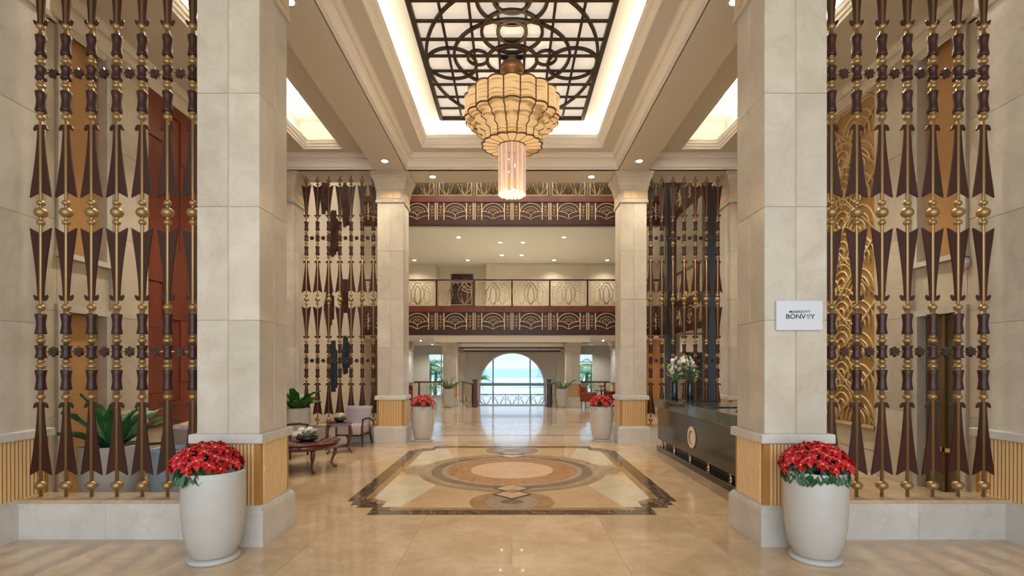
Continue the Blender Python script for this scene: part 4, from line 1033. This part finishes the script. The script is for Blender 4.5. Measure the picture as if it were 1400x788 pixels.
# ------------------------------------------------------------------ lounge furniture
def cushion(x0, x1, y0, y1, z0, z1, r=.03):
    bm = bmesh.new(); mm = MB().box(x0, x1, y0, y1, z0, z1); vs = [bm.verts.new(v) for v in mm.v]
    for f in mm.f: bm.faces.new([vs[i] for i in f])
    bmesh.ops.bevel(bm, geom=list(bm.edges), offset=r, segments=3, affect='EDGES', profile=.5)
    bm.verts.index_update(); o = MB().add([v.co[:] for v in bm.verts], [[v.index for v in f.verts] for f in bm.faces], True); bm.free(); return o
def armchair(x, y, rz, label, fab=lilac, seatf=lilac_d, wd=wood):
    # local: front faces -Y
    t = thing('armchair', label, 'armchair', (x, y, 0), rz, 'lounge armchairs')
    cushion(-.25, .25, -.30, .24, .26, .47, .035).build('seat', seatf, t)
    # flared back
    vs = []; n = 6
    mb = MB()
    for i in range(n+1):
        u = i/n; z = .40+.44*u; w = .235+.055*u; yb = .22+.10*u; d_ = .055
        vs += [(-w, yb-d_, z), (w, yb-d_, z), (w, yb+d_, z), (-w, yb+d_, z)]
    fs = [(0, 3, 2, 1), (n*4, n*4+1, n*4+2, n*4+3)]+[(i*4+k, i*4+(k+1) % 4, i*4+4+(k+1) % 4, i*4+4+k) for i in range(n) for k in range(4)]
    bm = bmesh.new(); bv = [bm.verts.new(v) for v in vs]
    for f in fs: bm.faces.new([bv[i] for i in f])
    bmesh.ops.bevel(bm, geom=[e for e in bm.edges if e.calc_face_angle(0) > .5], offset=.02, segments=2, affect='EDGES')
    bm.verts.index_update(); MB().add([v.co[:] for v in bm.verts], [[v.index for v in f.verts] for f in bm.faces], True).build('backrest', fab, t); bm.free()
    for s in (-1, 1):
        MB().tube([(s*.285, -.27, 0), (s*.285, -.28, .25), (s*.285, -.27, .45), (s*.29, -.25, .585)], .02, 6, radii=[.016, .022, .022, .018]).build('leg', wd, t)
        MB().tube([(s*.27, .38, 0), (s*.27, .27, .2), (s*.275, .25, .40)], .02, 6, radii=[.015, .02, .02]).build('leg', wd, t)
        MB().tube([(s*.29, -.28, .585), (s*.295, -.1, .60), (s*.29, .12, .585), (s*.28, .26, .55)], .021, 6).build('armrest', wd, t)
    MB().box(-.28, .28, -.28, .26, .235, .27).build('seat_rail', wd, t)
    return t
armchair(-3.46, 11.22, R(-4), 'lilac armchair facing forward beside the small side table')
armchair(-4.30, 9.75, R(80), 'lilac armchair partly hidden behind the near left column')
armchair(-4.95, 7.35, R(-25), 'lilac armchair behind the near left screen')
def tub(x, y, rz, label):
    t = thing('tub_chair', label, 'armchair', (x, y, 0), rz, 'lounge armchairs')
    mb = MB(); vs = []; n = 16
    for k in range(n+1):
        a = R(-20)+R(220)*k/n; h = .62+.20*sin(pi*k/n)
        for r_, z in ((.36, .2), (.38, h), (.33, h+.02), (.29, h-.02), (.28, .2)): vs.append((r_*cos(a), r_*sin(a), z))
    fs = [(k*5+j, k*5+(j+1) % 5, (k+1)*5+(j+1) % 5, (k+1)*5+j) for k in range(n) for j in range(5)]+[(0, 1, 2, 3, 4), tuple(n*5+j for j in reversed(range(5)))]
    mb.add(vs, fs, True).build('backrest', beige_f, t)
    MB().lathe([(.001, .2), (.28, .2), (.30, .25), (.30, .42), (.27, .46), (.001, .47)], n=24, cap=False).build('seat', beige_f, t)
    for sx_ in (-1, 1):
        for sy_ in (-1, 1): MB().tube([(sx_*.2, sy_*.2, 0), (sx_*.19, sy_*.19, .2)], .018, 6).build('leg', wood_dark, t)
    return t
tub(-5.10, 8.1, R(10), 'beige tub chair behind the near left screen beside the column')
def cab_leg(dx, dy, h, r=.026):
    L = math.hypot(dx, dy); ux, uy = dx/L, dy/L
    pr = ((0, h), (.03, h*.82), (.035, h*.65), (-.01, h*.40), (-.03, h*.22), (.0, h*.08), (.05, .012), (.06, 0))
    return MB().tube([(dx+ux*o, dy+uy*o, z) for o, z in pr], r, 8, radii=[r*1.3, r*1.25, r*1.1, r*.85, r*.7, r*.75, r*.8, r*.55])
t = thing('coffee_table', 'low round dark wood coffee table by the near left column', 'table', (-3.52, 8.6, 0), group='lounge tables')
MB().lathe([(.001, .455), (.60, .455), (.62, .462), (.62, .472), (.605, .48), (.001, .48)], n=48, cap=False).build('tabletop', table_w, t)
MB().lathe([(.56, .37), (.575, .37), (.59, .455), (.56, .455)], n=48, cap=False).build('apron', table_w, t)
for k in range(5):
    a = R(-60)+k*2*pi/5+R(10); cab_leg(.49*cos(a), .49*sin(a), .40).build('leg', table_w, t)
t = thing('side_table', 'small square dark wood side table in front of the lilac armchair', 'table', (-3.50, 10.35, 0), R(22), group='lounge tables')
MB().cbox(-.24, .24, -.24, .24, .575, .60, .006).build('tabletop', table_w, t)
MB().box(-.21, .21, -.21, .21, .52, .575).build('apron', table_w, t)
for sx_ in (-1, 1):
    for sy_ in (-1, 1): cab_leg(sx_*.20, sy_*.20, .55, .02).build('leg', table_w, t)
MB().cbox(-.20, .20, -.20, .20, .10, .12, .004).build('lower_shelf', table_w, t)
def bowl(x, y, z, r, lab, seed):
    b = MB().lathe([(.001, 0), (r*.5, 0), (r*.95, .03), (r, .075), (r*.92, .075), (r*.85, .04), (.001, .03)], n=24, cap=False).build('flower_bowl', black, None, (x, y, z)); tag(b, 'black bowl ' + lab, 'bowl', 'bowls on the lounge tables')
    f = thing('succulent_arrangement', 'green and white arrangement in the bowl ' + lab, 'plant', (x, y, z+.05), group='table arrangements'); rr = random.Random(seed)
    pl = strap_leaf(r*.75, r*.14, agave, .7, 0, seed, .5); bl = bract_flower(white_p, r*.4, seed)
    for k in range(16): a = k*2.4; put('leaf', pl, f, (.25*r*cos(a), .25*r*sin(a), .0), (0, rr.uniform(-.5, .3), a))
    for k in range(9): a = k*2.4+1; q = rr.uniform(.1, .6)*r; put('blossom', bl, f, (q*cos(a), q*sin(a), .04+rr.uniform(.02, .09)*r/.17), (rr.uniform(-.5, .5), rr.uniform(-.5, .5), a))
bowl(-3.42, 8.55, .4805, .18, 'on the round coffee table', 1)
bowl(-3.52, 10.45, .6005, .11, 'on the small side table', 2)
tag(MB().lathe([(.001, 0), (.03, 0), (.03, .035), (.001, .035)], n=14, cap=False).build('candle_holder', simple('red_glass', (.4, .02, .02), .2), None, (-3.33, 10.22, .6005)), 'small red glass candle on the side table', 'candle')
# distant red leather chairs and tables
def club(x, y, rz, lab):
    t = thing('club_chair', lab, 'armchair', (x, y, 0), rz, 'red leather lounge chairs')
    cushion(-.26, .26, -.26, .24, .25, .46).build('seat', leather, t); cushion(-.30, .30, .22, .34, .25, .92, .05).build('backrest', leather, t)
    for s in (-1, 1):
        cushion(s*.31-.05, s*.31+.05, -.25, .30, .25, .64, .04).build('arm', leather, t)
        for q in (-.22, .26): MB().tube([(s*.28, q, 0), (s*.27, q, .26)], .02, 6).build('leg', wood_dark, t)
club(3.32, 22.0, R(65), 'red leather chair in the far right lounge'); club(4.6, 22.9, R(-60), 'red leather chair partly behind the far right column')
club(-4.9, 23.1, R(-50), 'red leather chair in the far left lounge')
t = thing('lounge_table', 'small distant table between the red leather chairs', 'table', (3.98, 22.8, 0))
MB().lathe([(.001, .66), (.32, .66), (.32, .69), (.001, .69)], n=24, cap=False).build('tabletop', wood_dark, t); MB().lathe([(.2, 0), (.2, .02), (.03, .05), (.03, .66)], n=16).build('pedestal', wood_dark, t)
f = thing('orange_flowers', 'small orange bouquet on the distant lounge table', 'flowers', (3.98, 22.8, .69)); of = bract_flower(simple('orange_petal', (.8, .25, .08), .5), .08, 4)
for k in range(7): put('blossom', of, f, (.08*cos(k*2.4), .08*sin(k*2.4), .16+.02*(k % 3)), (.4*cos(k), .4*sin(k), k))
MB().lathe([(.04, 0), (.05, .1), (.03, .16)], n=12).build('flower_pot', pot_w, f)
